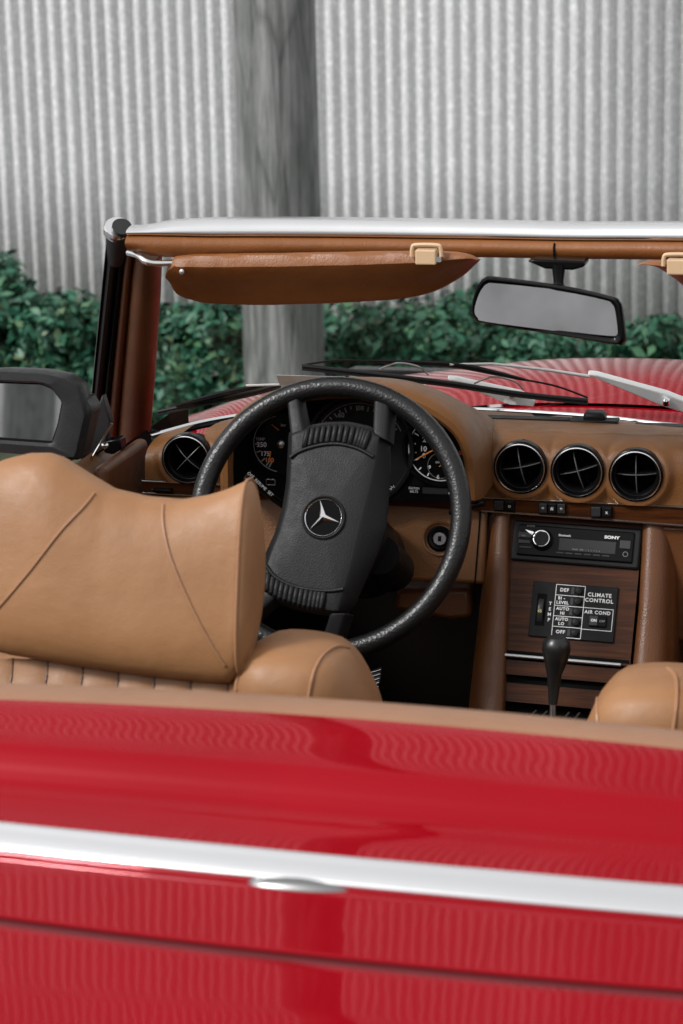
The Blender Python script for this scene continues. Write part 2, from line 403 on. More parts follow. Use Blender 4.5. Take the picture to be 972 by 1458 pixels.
bl = [(-60, 328, 6.1, .62, .45, 5200, 'tallest bright green shrub at the far left edge beyond the side mirror'),
      (75, 425, 6.0, .50, .42, 4200, 'green shrub rising right behind the side mirror and the left windscreen pillar'),
      (175, 440, 6.2, .45, .40, 3000, 'green shrub mostly hidden behind the leather windscreen pillar'),
      (275, 428, 6.0, .52, .42, 4600, 'green shrub seen through the windscreen between pillar and timber pole'),
      (410, 520, 6.35, .55, .40, 2500, 'low shrub growing right behind the base of the timber pole'),
      (520, 436, 6.1, .50, .42, 4200, 'green shrub just right of the timber pole under the sun visor'),
      (625, 428, 6.0, .48, .42, 4200, 'green shrub seen left of the rear view mirror over the wipers'),
      (715, 408, 6.15, .45, .42, 4200, 'taller green shrub right behind the rear view mirror'),
      (810, 470, 6.0, .50, .42, 3800, 'low green shrub under the right end of the rear view mirror'),
      (910, 484, 6.1, .48, .42, 3600, 'lowest green shrub above the red bonnet right of the mirror'),
      (1000, 455, 6.1, .55, .45, 4200, 'green shrub at the far right edge above the bonnet')]
for i, (x, y, Y, rx, ry, n, lab) in enumerate(bl): bush(x, y-13, Y, rx, ry, n, lab, 100+i)

# what stands behind the camera and shows only in the mirrors and in the steep paint
def behind():
    t = empty('rendered_building', 'long grey rendered building across the road seen in the side mirror', 'building', (0, -17, 0))
    v, f = box_geo((-4, -2, 2.6), (44, 0, 0), (0, 4, 0), (0, 0, 5.4)); obj('wall', v, f, CONC, t, smooth=False)
    v, f = box_geo((-4, -2, 5.4), (44.6, 0, 0), (0, 4.6, 0), (0, 0, .2)); obj('roof', v, f, STEEL, t, smooth=False)
    for k in range(2):
        x = -24+k*30
        fr = obj('window', *box_geo((x, .03, 2.4), (2.2, 0, 0), (0, .06, 0), (0, 0, 1.4)), BLK, t, smooth=False)
        obj('window_pane', *box_geo((x, .07, 2.4), (2.0, 0, 0), (0, .01, 0), (0, 0, 1.2)), GLOSSB, fr, smooth=False)
    tag(tube('timber_post', [(-4.3, -11, GZ), (-4.3, -11, 7)], .17, POLEW), 'dark timber post across the road reflected in the side mirror', 'post')
behind()

# ================================================================== CAR
CX = -.05
car = empty('convertible_car', 'red vintage open convertible with tan leather cabin parked before the corrugated wall', 'car', (0, 0, 0))
# ---- body shell (sides, nose, tail)
HW = .86
def sidew(y):  # half width
    return HW-.05*max(0, (abs(y)-1.3)/.95)**2-.01
def topz(y): return interp(y, [-2.25, -1.9, -1.2, -.6, .55, 1.2, 1.9, 2.2], [.72, .76, .825, .81, .73, .68, .50, .42])
AX = (1.38, -1.10)
def side_keep(s):
    def k(y, t):
        z = GZ+.16+(topz(y)-GZ-.16)*t
        return all((y-a)**2+(z-.26)**2 > .36**2 for a in AX)
    return k
ys = lin(-2.2, 2.15, 175); ts = lin(0, 1, 40)
for s in (-1, 1):
    def sf(y, t, s=s):
        z = GZ+.16+(topz(y)-GZ-.16)*t
        bulge = .045*math.sin(math.pi*min(1, t*1.05)**.8)-.028*sm((t-.85)/.15)-.02
        for a in AX:
            d = math.hypot(y-a, z-.26); bulge += .022*math.exp(-((d-.37)/.05)**2)
        return (CX+s*(sidew(y)+bulge), y, z)
    grid('side_panel', sf, ys, ts, PAINT, car, keep=side_keep(s))
    v, f = merge([tube_geo([(CX+s*(sidew(y)+.022), y, topz(y)*.60+.02) for y in lin(a0, a1, 14)], .010, 8) for a0, a1 in ((-.72, 1.0), (-2.1, -1.5), (1.78, 2.05))]); obj('side_moulding', v, f, CHROME, car)
    for a in AX:
        lathe('wheel_well', (CX+s*.80, a, .26), (-s, 0, 0), [(.365, -.03), (.37, .0), (.37, .22), (0, .23)], MATTEB, car, seg=36)
def endf(yy, sgn):
    def f(x, t):
        z = .14+(topz(yy)-.14)*t; e = sgn*(.035*math.sin(math.pi*t)-.10*abs((x)/HW)**3*1.0)
        return (CX+x*(sidew(yy)-.01)/HW, yy+e, z)
    return f
grid('rear_panel', endf(-2.2, -1), lin(-HW, HW, 30), lin(0, 1, 14), PAINT, car)
grid('front_panel', endf(2.15, 1), lin(-HW, HW, 30), lin(0, 1, 14), PAINT, car)
v, f = box_geo((CX, 2.22, .47), (.9, 0, 0), (0, .05, 0), (0, 0, .22)); obj('radiator_grille', v, f, CHROME, car, bevel=.01)
for s in (-1, 1):
    v, f = box_geo((CX+s*.64, 2.15, .49), (.34, 0, 0), (0, .08, 0), (0, 0, .2)); obj('headlight', v, f, GLOSSB, car, bevel=.02)
    v, f = box_geo((CX+s*.60, -2.2, .50), (.40, 0, 0), (0, .08, 0), (0, 0, .18)); obj('tail_light', v, f, REDD, car, bevel=.02)
for nm, y in (('front_bumper', 2.27), ('rear_bumper', -2.33)):
    tube(nm, spline([(CX-.84, y*.88, .33), (CX-.80, y*.985, .33), (CX-.4, y*1.01, .33), (CX+.4, y*1.01, .33), (CX+.80, y*.985, .33), (CX+.84, y*.88, .33)], 40), .055, CHROME, car)
# number-plate free rear; floor pan
v, f = box_geo((CX, 0, .14), (1.6, 0, 0), (0, 4.1, 0), (0, 0, .05)); obj('floor_pan', v, f, MATTEB, car, smooth=False)
for a in AX:
    for s in (-1, 1):
        wq = obj('road_wheel', *lathe_geo((CX+s*.73, a, .26), (s, 0, 0), [(0, .02), (.05, .075), (.12, .06), (.165, .085), (.185, .09), (.19, -.09)], 36), STEEL, car)
        lathe('tyre', (CX+s*.73, a, .26), (s, 0, 0), [(.19, -.10), (.29, -.105), (.325, -.08), (.335, 0), (.325, .08), (.29, .105), (.19, .09)], RUB, wq, seg=48)

# ---- bonnet + scuttle
_bp = spline([(.4, -.030, 0), (.6, -.006, 0), (.8, .006, 0), (1.0, -.010, 0), (1.2, -.046, 0), (1.5, -.112, 0), (1.8, -.185, 0), (2.05, -.26, 0), (2.2, -.33, 0)], 80)
BY_ = [p[0] for p in _bp]; BZ_ = [p[1] for p in _bp]
def bonz(x, y):
    d = x-CX
    z = .8462-.165*d*d
    z += .010*math.exp(-(abs(d)/.28)**4)
    z += float(np.interp(y, BY_, BZ_))
    z += .010*math.exp(-((abs(d)-.70)/.07)**2)
    return z
def bon(x, y): return (CX+x*interp(y, [.4, 1.3, 2.17], [1, 1, .955]), y, bonz(CX+x, y))
grid('bonnet', bon, lin(-.845, .845, 90), lin(.60, 2.17, 60), PAINT, car)
grid('scuttle_panel', lambda x, y: (CX+x, y, bonz(CX+x, y)-.004), lin(-.845, .845, 60), lin(.53, .597, 8), PAINT, car)

# ---- rear deck: soft-top lid, chrome moulding, boot lid
def curveY(xs, ysp, Z, zf=None):
    P = []
    for x, y in zip(xs, ysp):
        p = onZ(x, y, Z)
        for _ in range(8): p = onZ(x, y, zf(p[1], p[0]-CX) if zf else Z-.055*(p[0]-CX)**2)
        P.append(p)
    return np.polyfit([p[0]-CX for p in P], [p[1] for p in P], 2)
ZC = .872
pc = curveY([0, 300, 600, 972], [1162+4, 1190+4, 1222+4, 1250+6], ZC)      # moulding leading edge
pe = curveY([0, 300, 600, 972], [1208, 1238, 1273, 1302], ZC-.022)
Yc = lambda d: float(pc[2]+pc[1]*d+pc[0]*d*d*sm((.9-abs(d))/.4))
Yr = lambda d: -1.128-.045*d-.02*d*d+.05*d*d*0
ZR = .915
# profile from the cabin rim to the moulding: (fraction, height)
def lidf(x, t):
    d = x; y0 = Yr(d)-.002; y1 = Yc(d)
    tt = [0, .05, .35, .58, .68, .74, .80, .88, 1.0]; zz = [ZR-.004, ZR-.001, ZR-.004, ZR-.010, ZR-.0155, ZR-.022, ZR-.030, ZR-.0405, ZR-.052]
    z = interp(t, tt, zz)-.055*d*d
    return (CX+d, y0+(y1-y0)*t, z)
def smooth_profile(tt, zz, n):
    p = spline([(a, b, 0) for a, b in zip(tt, zz)], n); return p
LP = spline([(0, .900, 0), (.03, .911, 0), (.14, .9135, 0), (.36, .909, 0), (.50, .9055, 0), (.55, .902, 0), (.60, .893, 0), (.64, .884, 0), (.68, .877, 0), (.74, .8735, 0), (.84, .869, 0), (1.0, .866, 0)], 90)
ta = [p[0] for p in LP]; tz = [p[1] for p in LP]
def lidf(t_i, x):
    t, z = ta[int(t_i)], tz[int(t_i)]; d = x
    return (CX+d, (Yr(d)-.001)*(1-t)+Yc(d)*t, z-.055*d*d-.0*t)
def lid():
    n = len(ta); xs = lin(-.80, .80, 90)
    V = [lidf(i, x) for x in xs for i in range(n)]
    Fc = [[j*n+i, j*n+i+1, (j+1)*n+i+1, (j+1)*n+i] for j in range(len(xs)-1) for i in range(n-1)]
    return obj('soft_top_lid', V, Fc, PAINT, car)
LID = lid()
# chrome moulding: rounded bar
def moulding():
    prof = [(.003, -.006), (.002, .0), (-.002, .0008), (-.008, -.003), (-.015, -.0072), (-.021, -.0115), (-.0245, -.0155), (-.023, -.022)]
    xs = lin(-.80, .80, 80); pr_ = spline([(a, b, 0) for a, b in prof], 32); n = len(pr_)
    V = [(CX+d, Yc(d)+p[0], .868+p[1]-.055*d*d) for d in xs for p in pr_]
    Fc = [[j*n+i, j*n+i+1, (j+1)*n+i+1, (j+1)*n+i] for j in range(len(xs)-1) for i in range(n-1)]
    obj('chrome_moulding', V, Fc, CHROME, car)
moulding()
q = onZ(418, 1260, .855)
g = []
V = []; us_ = lin(0, 2*math.pi, 25); vs_ = lin(-math.pi/2, math.pi/2, 13)
kn = grid('lid_lock_button', lambda a, b: (q[0]+.046*math.cos(b)*math.cos(a), q[1]+.015+.012*math.cos(b)*math.sin(a),   .846+.009*math.sin(b)), us_, vs_, mat('worn_latch', (.30,.30,.30), .3, 1), car)
# boot lid below the moulding, with a pressed groove / shut line
def bootz(y, d):
    z = interp(y, [-2.2, -2.1, -1.9, -1.6, -1.4], [.765, .785, .812, .838, .848])
    return z-.055*d*d
pg_ = curveY([0, 486, 972], [1308, 1367, 1412], .845, bootz); Yg = lambda d: float(pg_[2]+pg_[1]*d+pg_[0]*d*d*sm((.9-abs(d))/.4))
print('edge Y', [Yc(d) for d in (-.8,-.3,0,.3,.8)], [Yg(d) for d in (-.8,-.3,0,.3,.8)]) ; print('edge Y', pc, pe); print('groove Y', Yg(0), 'moulding', Yc(0))
def bootz(y, d):
    z = interp(y, [-2.2, -2.1, -1.9, -1.6, -1.4], [.765, .785, .812, .838, .848])
    return z-.055*d*d
def body_strip(name, yfa, yfb, n, dz=0):
    xs = lin(-.82, .82, 90); V = []
    for d in xs:
        for k in range(n+1):
            t = k/n; y = yfa(d)*(1-t)+yfb(d)*t; e = min(t*abs(yfa(d)-yfb(d)), (1-t)*abs(yfa(d)-yfb(d)))
            r_ = .0012; drop = 0 if e > r_ else -(r_-math.sqrt(max(0, r_*r_-(r_-e)**2)))*.9
            V.append((CX+d*(1 if y > -1.5 else 1-.05*((-y-1.5)/.7)**2), y, bootz(y, d)+drop+dz))
    m_ = n+1
    obj(name, V, [[j*m_+i, j*m_+i+1, (j+1)*m_+i+1, (j+1)*m_+i] for j in range(len(xs)-1) for i in range(n)], PAINT, car)
body_strip('rear_deck_panel', lambda d: Yc(d)-.016, lambda d: Yg(d)+.0045, 60)
body_strip('boot_lid', lambda d: Yg(d)-.0045, lambda d: -2.21, 120, -.002)
grid('shut_line_seal', lambda x, t: (CX+x, Yg(x)+.02*(t-.5), bootz(Yg(x), x)-.003), lin(-.8, .8, 40), [0, 1], mat('dark_red_seam', (.10,.001,.004), .6), car)
# cabin rim (padded tan leather edge)
def rim():
    xs = lin(-.80, .80, 60); prof = [(.085, -.10), (.075, -.02), (.055, .006), (.028, .013), (.004, .010), (-.010, -.002), (-.012, -.02)]
    pr_ = spline([(a, b, 0) for a, b in prof], 24); n = len(pr_)
    V = [(CX+d, Yr(d)+p[0]-.02, .905+p[1]-.055*d*d) for d in xs for p in pr_]
    obj('cabin_rim', V, [[j*n+i, j*n+i+1, (j+1)*n+i+1, (j+1)*n+i] for j in range(len(xs)-1) for i in range(n-1)], TANRIM, car)
rim()
# fender tops beside cockpit and deck edges (door tops)
for s in (-1, 1):
    grid('cockpit_sill', lambda a, y, s=s: (CX+s*(.74+.115*a), y, min(topz(y), .84)+.012*math.cos(a*math.pi/2)-.0), lin(0, 1, 8), lin(-1.2, .45, 20), PAINT if s > 0 else PAINT, car)
# cabin tub
grid('cabin_floor', lambda x, y: (CX+x, y, .20+.0*x), lin(-.74, .74, 6), lin(-.95, .9, 6), CARPET, car)
grid('rear_shelf', lambda x, y: (CX+x, y, interp(y, [-1.1, -.95, -.9], [.72, .62, .20])), lin(-.76, .76, 6), [-1.1, -.95, -.9], CARPET, car)
grid('firewall', lambda x, z: (CX+x, .75, z), lin(-.74, .74, 4), lin(.2, .70, 4), CARPET, car)
for s in (-1, 1):
    grid('kick_panel', lambda y, z, s=s: (CX+s*.755, y, z), lin(.25, .76, 4), lin(.2, .80, 4), CARPET, car)

# ---- doors
for s in (-1, 1):
    dr = obj('door', *box_geo((CX+s*.835, -.18, .50), (.05, 0, 0), (0, .96, 0), (0, 0, .60)), PAINT, car, smooth=False)
    def dc(y, t, s=s):
        z = .24+.582*t; x = .735-.025*math.sin(math.pi*t)-.012*sm((.9-t)/.3)
        if t > .95: x += .02*sm((t-.95)/.05)
        return (CX+s*x, y, z)
    grid('door_card', dc, lin(-.66, .33, 24), lin(0, 1, 40), DASHL, dr, solid=.008)
    tube('window_channel', [(CX+s*.775, -.66, .832), (CX+s*.775, .30, .828)], .009, RUB, dr)
    tube('armrest', spline([(CX+s*.69, -.5, .60), (CX+s*.67, -.2, .61), (CX+s*.69, .1, .64)], 20), .028, DARKL, dr)

# ---- windscreen frame
ws = Plane((0, .20, 1.185), (1, 0, 0), (0, -.30, .345))
hdrY = lambda X: .235-.085*((X-CX)/.64)**2
def hdr(ysel):   # header edge heights from stations, symmetric about CX
    st = []
    for x, y in ysel:
        p = onY(x, y, .2)
        for _ in range(4): p = onY(x, y, hdrY(p[0]))
        st.append((abs(p[0]-CX), p[2]))
    st.sort(); return [a for a, _ in st], [b for _, b in st]
e_top = hdr([(200, 322), (240, 314), (300, 311), (400, 310.5), (600, 313), (790, 317)])
e_mid = hdr([(190, 335), (300, 337), (400, 337), (600, 339), (790, 342)])
e_bot = hdr([(190, 356), (215, 365), (240, 367), (600, 366), (790, 369)])
fr = empty('windscreen_frame', parent=car)
XL = .645
def hprof(d, kind):
    a = abs(d); zt, zm, zb = interp(a, *e_top), interp(a, *e_mid), interp(a, *e_bot); Y = hdrY(CX+d)
    if kind == 0: pts = [(0, zm), (-.004, zm+.004), (-.001, zm+(zt-zm)*.55), (.010, zt-.003), (.026, zt-.0015), (.044, zt-.005), (.062, zt-.018), (.066, zm-.01)]
    else: pts = [(.055, zm-.006), (.03, zm-.002), (.002, zm-.001), (-.008, zm-.006), (-.011, (zm+zb)/2), (-.006, zb+.004), (.004, zb), (.03, zb+.001), (.06, zb+.006)]
    return [(CX+d, Y+a_, b_) for a_, b_ in pts]
for kind, nm, m_ in ((0, 'header_rail', BRIGHT), (1, 'header_trim', VISL)):
    V = []; xs = lin(-XL, XL, 80)
    for d in xs: V += spline(hprof(d, kind), 28)
    n = len(V)//len(xs)
    obj(nm, V, [[j*n+i, j*n+i+1, (j+1)*n+i+1, (j+1)*n+i] for j in range(len(xs)-1) for i in range(n-1)]+[list(range(n)), list(range((len(xs)-1)*n, len(xs)*n))], m_, fr)
# seam across the trim in the middle
d0 = onY(788, 355, .22)[0]-CX
V = [tuple(np.array(p)+np.array([0, -.0012, 0])) for p in spline(hprof(d0, 1), 28)][8:24]
tube('trim_seam', V, .0016, MATTEB, fr, seg=6)
q = onY(411, 329, .20); grid('header_latch_slot', lambda a, b: (q[0]+.013*math.cos(a)*math.cos(b), hdrY(q[0])+.001+.004*math.sin(b)*0+.003*math.cos(a), q[2]+.0022*math.sin(a)), lin(0, 2*math.pi, 20), lin(-1.5, 1.5, 9), MATTEB, fr)

def pillar(mirror):
    s = -1 if mirror else 1
    def mir(p): p = np.array(p, float); return np.array([2*CX-p[0], p[1], p[2]]) if mirror else p
    def strip(name, left, right, m_, h0, h1, bev=.006, par=fr):
        # left/right edges traced on the raked windscreen plane, real thickness h0..h1 along its normal
        n = 14; T = lin(0, 1, n)
        def edge(e, t): return interp(t*(e[-1][1]-e[0][1])+e[0][1], [q_[1] for q_ in e], [q_[0] for q_ in e]), t*(e[-1][1]-e[0][1])+e[0][1]
        V = []
        for t in T:
            a, b = edge(left, t), edge(right, t)
            A, B = ws.px(*a), ws.px(*b); wd = B-A; k = 7
            ring = []
            for i in range(k):
                f_ = i/(k-1); ring.append(A+wd*f_+ws.n*(h0+(h1-h0)*math.sin(math.pi*f_)**.5))
            for i in range(k-1, -1, -1):
                f_ = i/(k-1); ring.append(A+wd*f_+ws.n*(h0-.012))
            V += [mir(p) for p in ring]
        m2 = 2*7; Fc = [[j*m2+i, j*m2+(i+1) % m2, (j+1)*m2+(i+1) % m2, (j+1)*m2+i] for j in range(n-1) for i in range(m2)]+[list(range(m2)), list(range((n-1)*m2, n*m2))]
        return obj(name, V, Fc, m_, par)
    strip('pillar_trim', [(191, 362), (186, 400), (172, 560), (166, 640), (170, 745)], [(229, 362), (227, 420), (219, 540), (211, 640), (207, 745)], DARKL, 0, .020)
    strip('pillar_inner_trim', [(179, 352), (166, 480), (152, 620), (150, 660)], [(192, 352), (187, 400), (173, 560), (163, 660)], DARKL, -.002, .010)
    strip('pillar_seal', [(154, 340), (143, 450), (132, 560), (124, 645)], [(170, 340), (158, 450), (146, 560), (140, 645)], RUB, -.006, .012)
    strip('pillar_seal', [(169, 345), (157, 450), (145, 560), (136, 645)], [(180, 345), (168, 470), (154, 600), (148, 645)], GLOSSB, -.010, .004)
    strip('pillar_chrome', [(151.5, 340), (140.5, 450), (130, 560), (122, 645)], [(155, 340), (144, 450), (133, 560), (125, 645)], CHROME, -.004, .010)
pillar(False); pillar(True)
for s in (-1, 1):
    v, f = box_geo((CX+s*.700, .235, .60), (.022, 0, 0), (0, .21, 0), (0, 0, .46)); obj('pillar_foot', v, f, DARKL, fr, bevel=.010, seg=3)
# corner cap of the left pillar
for mirror in (False, True):
    def mir(p): p = np.array(p, float); return np.array([2*CX-p[0], p[1], p[2]]) if mirror else p
    a, b = ws.px(171, 326), ws.px(167, 350)
    pts = [mir(a), mir(a*.8+b*.2), mir(b), mir(ws.px(164, 372))]
    cp = tube('corner_cap', pts, [.0195, .0205, .018, .013], RUB, fr, seg=20, bevel=.003)
    ax = mir(a)-mir(b); ax = ax/np.linalg.norm(ax)
    lathe('cap_disc', mir(a)-ax*.001+np.array([-.004 if not mirror else .004, 0, .001]), ax, [(.021, -.008), (.0215, 0), (.019, .004), (.0, .0045)], CHROME, cp, seg=24)
    lathe('cap_recess', mir(a)+ax*.0025+np.array([.003 if not mirror else -.003, -.003, 0]), ax, [(.015, -.004), (.015, .0045), (0, .005)], RUB, cp, seg=24)
# glass pane
def gl(u, v):
    X = CX+u; Yt, Zt = hdrY(X)+.03, interp(abs(u), *e_mid)-.01; Yb, Zb = .505-.10*(u/.7)**2, bonz(X, .5)+.01
    wv = (Yt*(1-v)+Yb*v, Zt*(1-v)+Zb*v); return (CX+u*(1+.13*v), wv[0], wv[1]-.01*math.sin(math.pi*v)*0)
grid('windscreen_pane', gl, lin(-.635, .635, 30), lin(0, 1, 14), GLASS, fr)
# chrome strip at the bottom of the screen, rubber below
bot = [(215, 620, .822), (300, 598, .838), (400, 586, .850), (590, 582, .857), (690, 583, .857), (850, 593, .856), (972, 606, .855)]
pts = [onZ(x, y, Z) for x, y, Z in bot]
_e = pts[-1]; pts += [np.array([_e[0]+.2, _e[1]-.004, .855]), np.array([CX+.55, _e[1]-.02, .845]), np.array([CX+.70, _e[1]-.05, .820])]
BSX, BSY, BSZ = [[float(p[i]) for p in pts] for i in (0, 1, 2)]; print('base strip', [tuple(np.round(p, 3)) for p in pts])
tube('screen_base_strip', spline(pts, 60), .0032, CHROME, fr, seg=8)
tube('screen_base_seal', [p+np.array([0, .004, -.0065]) for p in spline(pts, 60)], .0055, RUB, fr, seg=8)
# registration sticker inside the glass, behind the wheel
st = Plane(onY(445, 545, .40), (1, 0, 0), (0, -.30, .345))
pbox('screen_sticker', st, *[c for c in (st.uv(397, 545)[0], st.uv(494, 545)[0])], st.uv(445, 549)[1], st.uv(445, 535)[1], 0, .0008, mat('paper', (.55,.56,.56), .6), fr)

# ---- sun visors
def visor(top, bottom, Y, th, name='sun_visor'):
    top, bottom = pspline(top, 70), pspline(bottom, 70)
    n = 46; x0, x1 = top[0][0], top[-1][0]; V = []; k = 11
    T = [top[0][0]+(top[-1][0]-top[0][0])*(.5-.5*math.cos(math.pi*i/(n-1))) for i in range(n)]
    for x in T:
        a = onY(x, interp(x, *zip(*top)), Y); b = onY(x, interp(x, *zip(*bottom)), Y); c = (a+b)/2; h = a-b
        f_ = min(1, (abs(x-x0)/25+.10), (abs(x1-x)/40+.10)); tt = th*f_**.5
        for i in range(2*k-2):
            an = math.pi*i/(k-1)
            cz, cy = math.cos(an), math.sin(an)
            y_ = -abs(cy)**.6*math.copysign(1, cy)*tt
            # rear face: fat rolled top, thin bottom flap
            y_ *= (.60+.50*sm((cz+.2)/.9))
            wr = .0012*math.sin(x*.07+2*cz)+.0008*math.sin(x*.19-3*cz)
            V.append(c+h*.5*cz+np.array([0, y_+wr+.062*sm((.65-cz)/1.7)*f_**.5, 0]))
    m_ = 2*k-2
    Fc = [[j*m_+i, j*m_+(i+1) % m_, (j+1)*m_+(i+1) % m_, (j+1)*m_+i] for j in range(n-1) for i in range(m_)]+[list(range(m_)), list(range((n-1)*m_, n*m_))]
    return obj(name, V, Fc, VISL, car)
vt = [(237, 390), (241, 375), (250, 366), (264, 362), (400, 360), (580, 357), (640, 358), (668, 362), (681, 369)]
vb = [(237, 408), (242, 424), (254, 435), (275, 441), (330, 444), (420, 443), (540, 437), (600, 427), (645, 404), (668, 384), (681, 372)]
VY = .165
v1 = visor(vt, vb, VY, .016)
tube('visor_rod', spline([onY(183, 360, .17), onY(197, 364, .15), onY(207, 372, .14), onY(220, 375, .145), onY(250, 374, VY)], 24), .0048, BRIGHT, v1)
lathe('visor_snap', onY(259, 387, VY-.013), (0, -1, .1), [(.0042, 0), (.004, .002), (0, .003)], STEEL, v1, seg=14)
def clip(px, py, par, Y=VY-.020):
    P = vplane(Y); u, v = P.uv(px, py); s = 1/922.
    loop = [(-20, 9), (-19, 20), (-14, 24), (14, 24), (19, 20), (20, 9)]
    c = tube('visor_clip', spline([P.at(u+a*s, v+(b-12)*s, .0) for a, b in loop], 30), .0030, CREAM, par, seg=8)
    pbox('clip_tongue', P, u-15*s, u+13*s, v-14*s, v+6*s, -.014, .003, CREAM, c, bevel=.002)
    pbox('clip_pin', P, u+13*s, u+20*s, v-10*s, v-3*s, -.01, .001, CHROME, c)
clip(607, 362, v1)
m2t = [(905, 378), (915, 373), (930, 371), (950, 371), (980, 374), (1100, 380), (1300, 394), (1345, 405), (1352, 415)]
m2b = [(905, 379), (918, 384), (935, 393), (955, 407), (985, 425), (1100, 447), (1250, 458), (1330, 450), (1352, 425)]
v2 = visor(m2t, m2b, VY, .016); clip(966, 376, v2)

# ---- rear view mirror
MY = .13
mp_ = Plane(onY(780, 443, MY), (1, -.10, 0), (0, .05, 1))
rm = empty('rear_view_mirror', parent=car)
mo = [(690, 396), (705, 395.5), (800, 408), (868, 423), (880, 430), (885, 442), (889, 478), (886, 488), (874, 490), (800, 478), (690, 460), (676, 453), (671, 441), (676, 418), (683, 403)]
cen = np.mean([mp_.px(*q_) for q_ in mo], axis=0)
outer = spline([mp_.px(*q_) for q_ in mo], 60, True)
nn = len(outer)
def ring(sc, h): return [cen+(p-cen)*np.array([1-(1-sc)*.42, 1, sc])+mp_.n*h for p in outer]
rings = [ring(.80, .0015), ring(.86, .004), ring(.93, .0055), ring(1.0, .002), ring(1.02, -.008), ring(.92, -.022), ring(.5, -.030), ring(.05, -.031)]
V = sum(rings, []); Fc = [[j*nn+i, j*nn+(i+1) % nn, (j+1)*nn+(i+1) % nn, (j+1)*nn+i] for j in range(len(rings)-1) for i in range(nn)]
obj('mirror_shell', V, Fc, GLOSSB, rm)
gt = Plane(cen, (1, .06, 0), (0, .07, 1))
gp = [cen+(p-cen)*np.array([.935, 1, .84]) for p in outer]
obj('mirror_face', [gt.at((p-cen)@gt.x, (p-cen)@gt.y, .0045) for p in gp], [list(range(nn))], MIRG, rm, smooth=False)
lathe('mirror_ball', cen+np.array([.012, .03, .02]), (0, -1, 0), [(0, -.012), (.01, -.01), (.014, 0), (0, .012)], GLOSSB, rm, seg=16)
tube('mirror_stem', [onY(795, 432, MY+.035), onY(795, 400, MY+.045), onY(795, 378, MY+.05)], [.0085, .0075, .010], GLOSSB, rm)
mpl = vplane(MY+.045)
prism('mirror_mount', [mpl.px(*q_) for q_ in [(750, 372), (760, 369), (832, 372), (832, 380), (815, 385), (775, 383)]], (0, .045, 0), GLOSSB, rm, bevel=.003)

# ---- wing mirror
wm = empty('wing_mirror', parent=car)
wp_ = Plane(onY(60, 590, .06), (1, .04, 0), (0, .03, 1))
ho = [(-60, 530), (0, 526), (60, 529), (96, 536), (115, 549), (119, 565), (126, 590), (112, 652), (88, 652), (0, 645), (-60, 640), (-72, 585)]
gi = [(-52, 547), (0, 543), (58, 545), (75, 552), (90, 572), (84, 605), (75, 631), (0, 626), (-52, 620)]
hv = [wp_.px(*q_) for q_ in ho]; hc = np.mean(hv, axis=0)
gv = [wp_.px(*q_) for q_ in gi]
def resample(P, n=72):
    P = [np.array(p) for p in P]+[np.array(P[0])]; d = [0]
    for i in range(1, len(P)): d.append(d[-1]+np.linalg.norm(P[i]-P[i-1]))
    return [np.array([np.interp(s_, d, [p[k] for p in P]) for k in range(3)]) for s_ in np.linspace(0, d[-1], n, endpoint=False)]
def align(A, c): # start resample at same angle
    ang = [math.atan2(p[2]-c[2], p[0]-c[0]) for p in A]; i = int(np.argmin(np.abs(ang))); A = A[i:]+A[:i]
    return A if (A[3][2]-A[0][2]) > 0 else [A[0]]+A[:0:-1]
oo = align(resample(hv), hc); ii = align(resample(gv), hc)
nn = len(oo); rr_ = []
rr_.append([p-wp_.n*.016 for p in ii]); rr_.append([p+wp_.n*.004 for p in ii]); rr_.append([p*.8+q_*.2+wp_.n*.008 for p, q_ in zip(ii, oo)])
rr_.append([p*.12+q_*.88+wp_.n*.006 for p, q_ in zip(ii, oo)]); rr_.append([p+wp_.n*-.002 for p in oo]); rr_.append([p-wp_.n*.020 for p in oo])
rr_.append([hc+(p-hc)*.93-wp_.n*.05 for p in oo]); rr_.append([hc+(p-hc)*.6-wp_.n*.085 for p in oo]); rr_.append([hc+(p-hc)*.02-wp_.n*.09 for p in oo])
V = sum(rr_, []); obj('mirror_housing', V, [[j*nn+i, j*nn+(i+1) % nn, (j+1)*nn+(i+1) % nn, (j+1)*nn+i] for j in range(len(rr_)-1) for i in range(nn)], GREYP, wm)
gpl = Plane(hc-wp_.n*.007, (1, .032, 0), (0, .14, 1))
obj('mirror_face', [gpl.at((p-hc)@gpl.x, (p-hc)@gpl.y) for p in [hc+(p-hc)*.995 for p in ii]], [list(range(nn))], MIRG, wm, smooth=False)
tube('mirror_gasket', [p-wp_.n*.003 for p in ii], .0035, MATTEB, wm, seg=8, closed=True)
prism('mirror_foot', [wp_.px(*q_) for q_ in [(107, 572), (119, 566), (130, 585), (114, 656), (90, 656)]], (0, .05, 0), GREYP, wm, bevel=.006)
# quarter-light corner, handle lever
pq = vplane(.24)
prism('quarter_light_seal', [pq.px(*q_) for q_ in [(145, 562), (157, 600), (150, 640), (112, 662), (118, 640)]], (0, .02, 0), RUB, fr, bevel=.003)
tube('quarter_light_lever', [onY(129, 655, .2), onY(146, 626, .2), onY(159, 603, .2)], [.0022, .0018, .0026], CHROME, fr, seg=8)
prism('door_hinge_block', [pq.px(*q_) for q_ in [(146, 628), (170, 625), (172, 640), (160, 648), (147, 645)]], (0, .03, 0), GLOSSB, fr, bevel=.003)
lathe('door_striker', onY(151, 634, .225), (0, -1, .2), [(.005, 0), (.0055, .006), (0, .008)], CHROME, fr, seg=14)

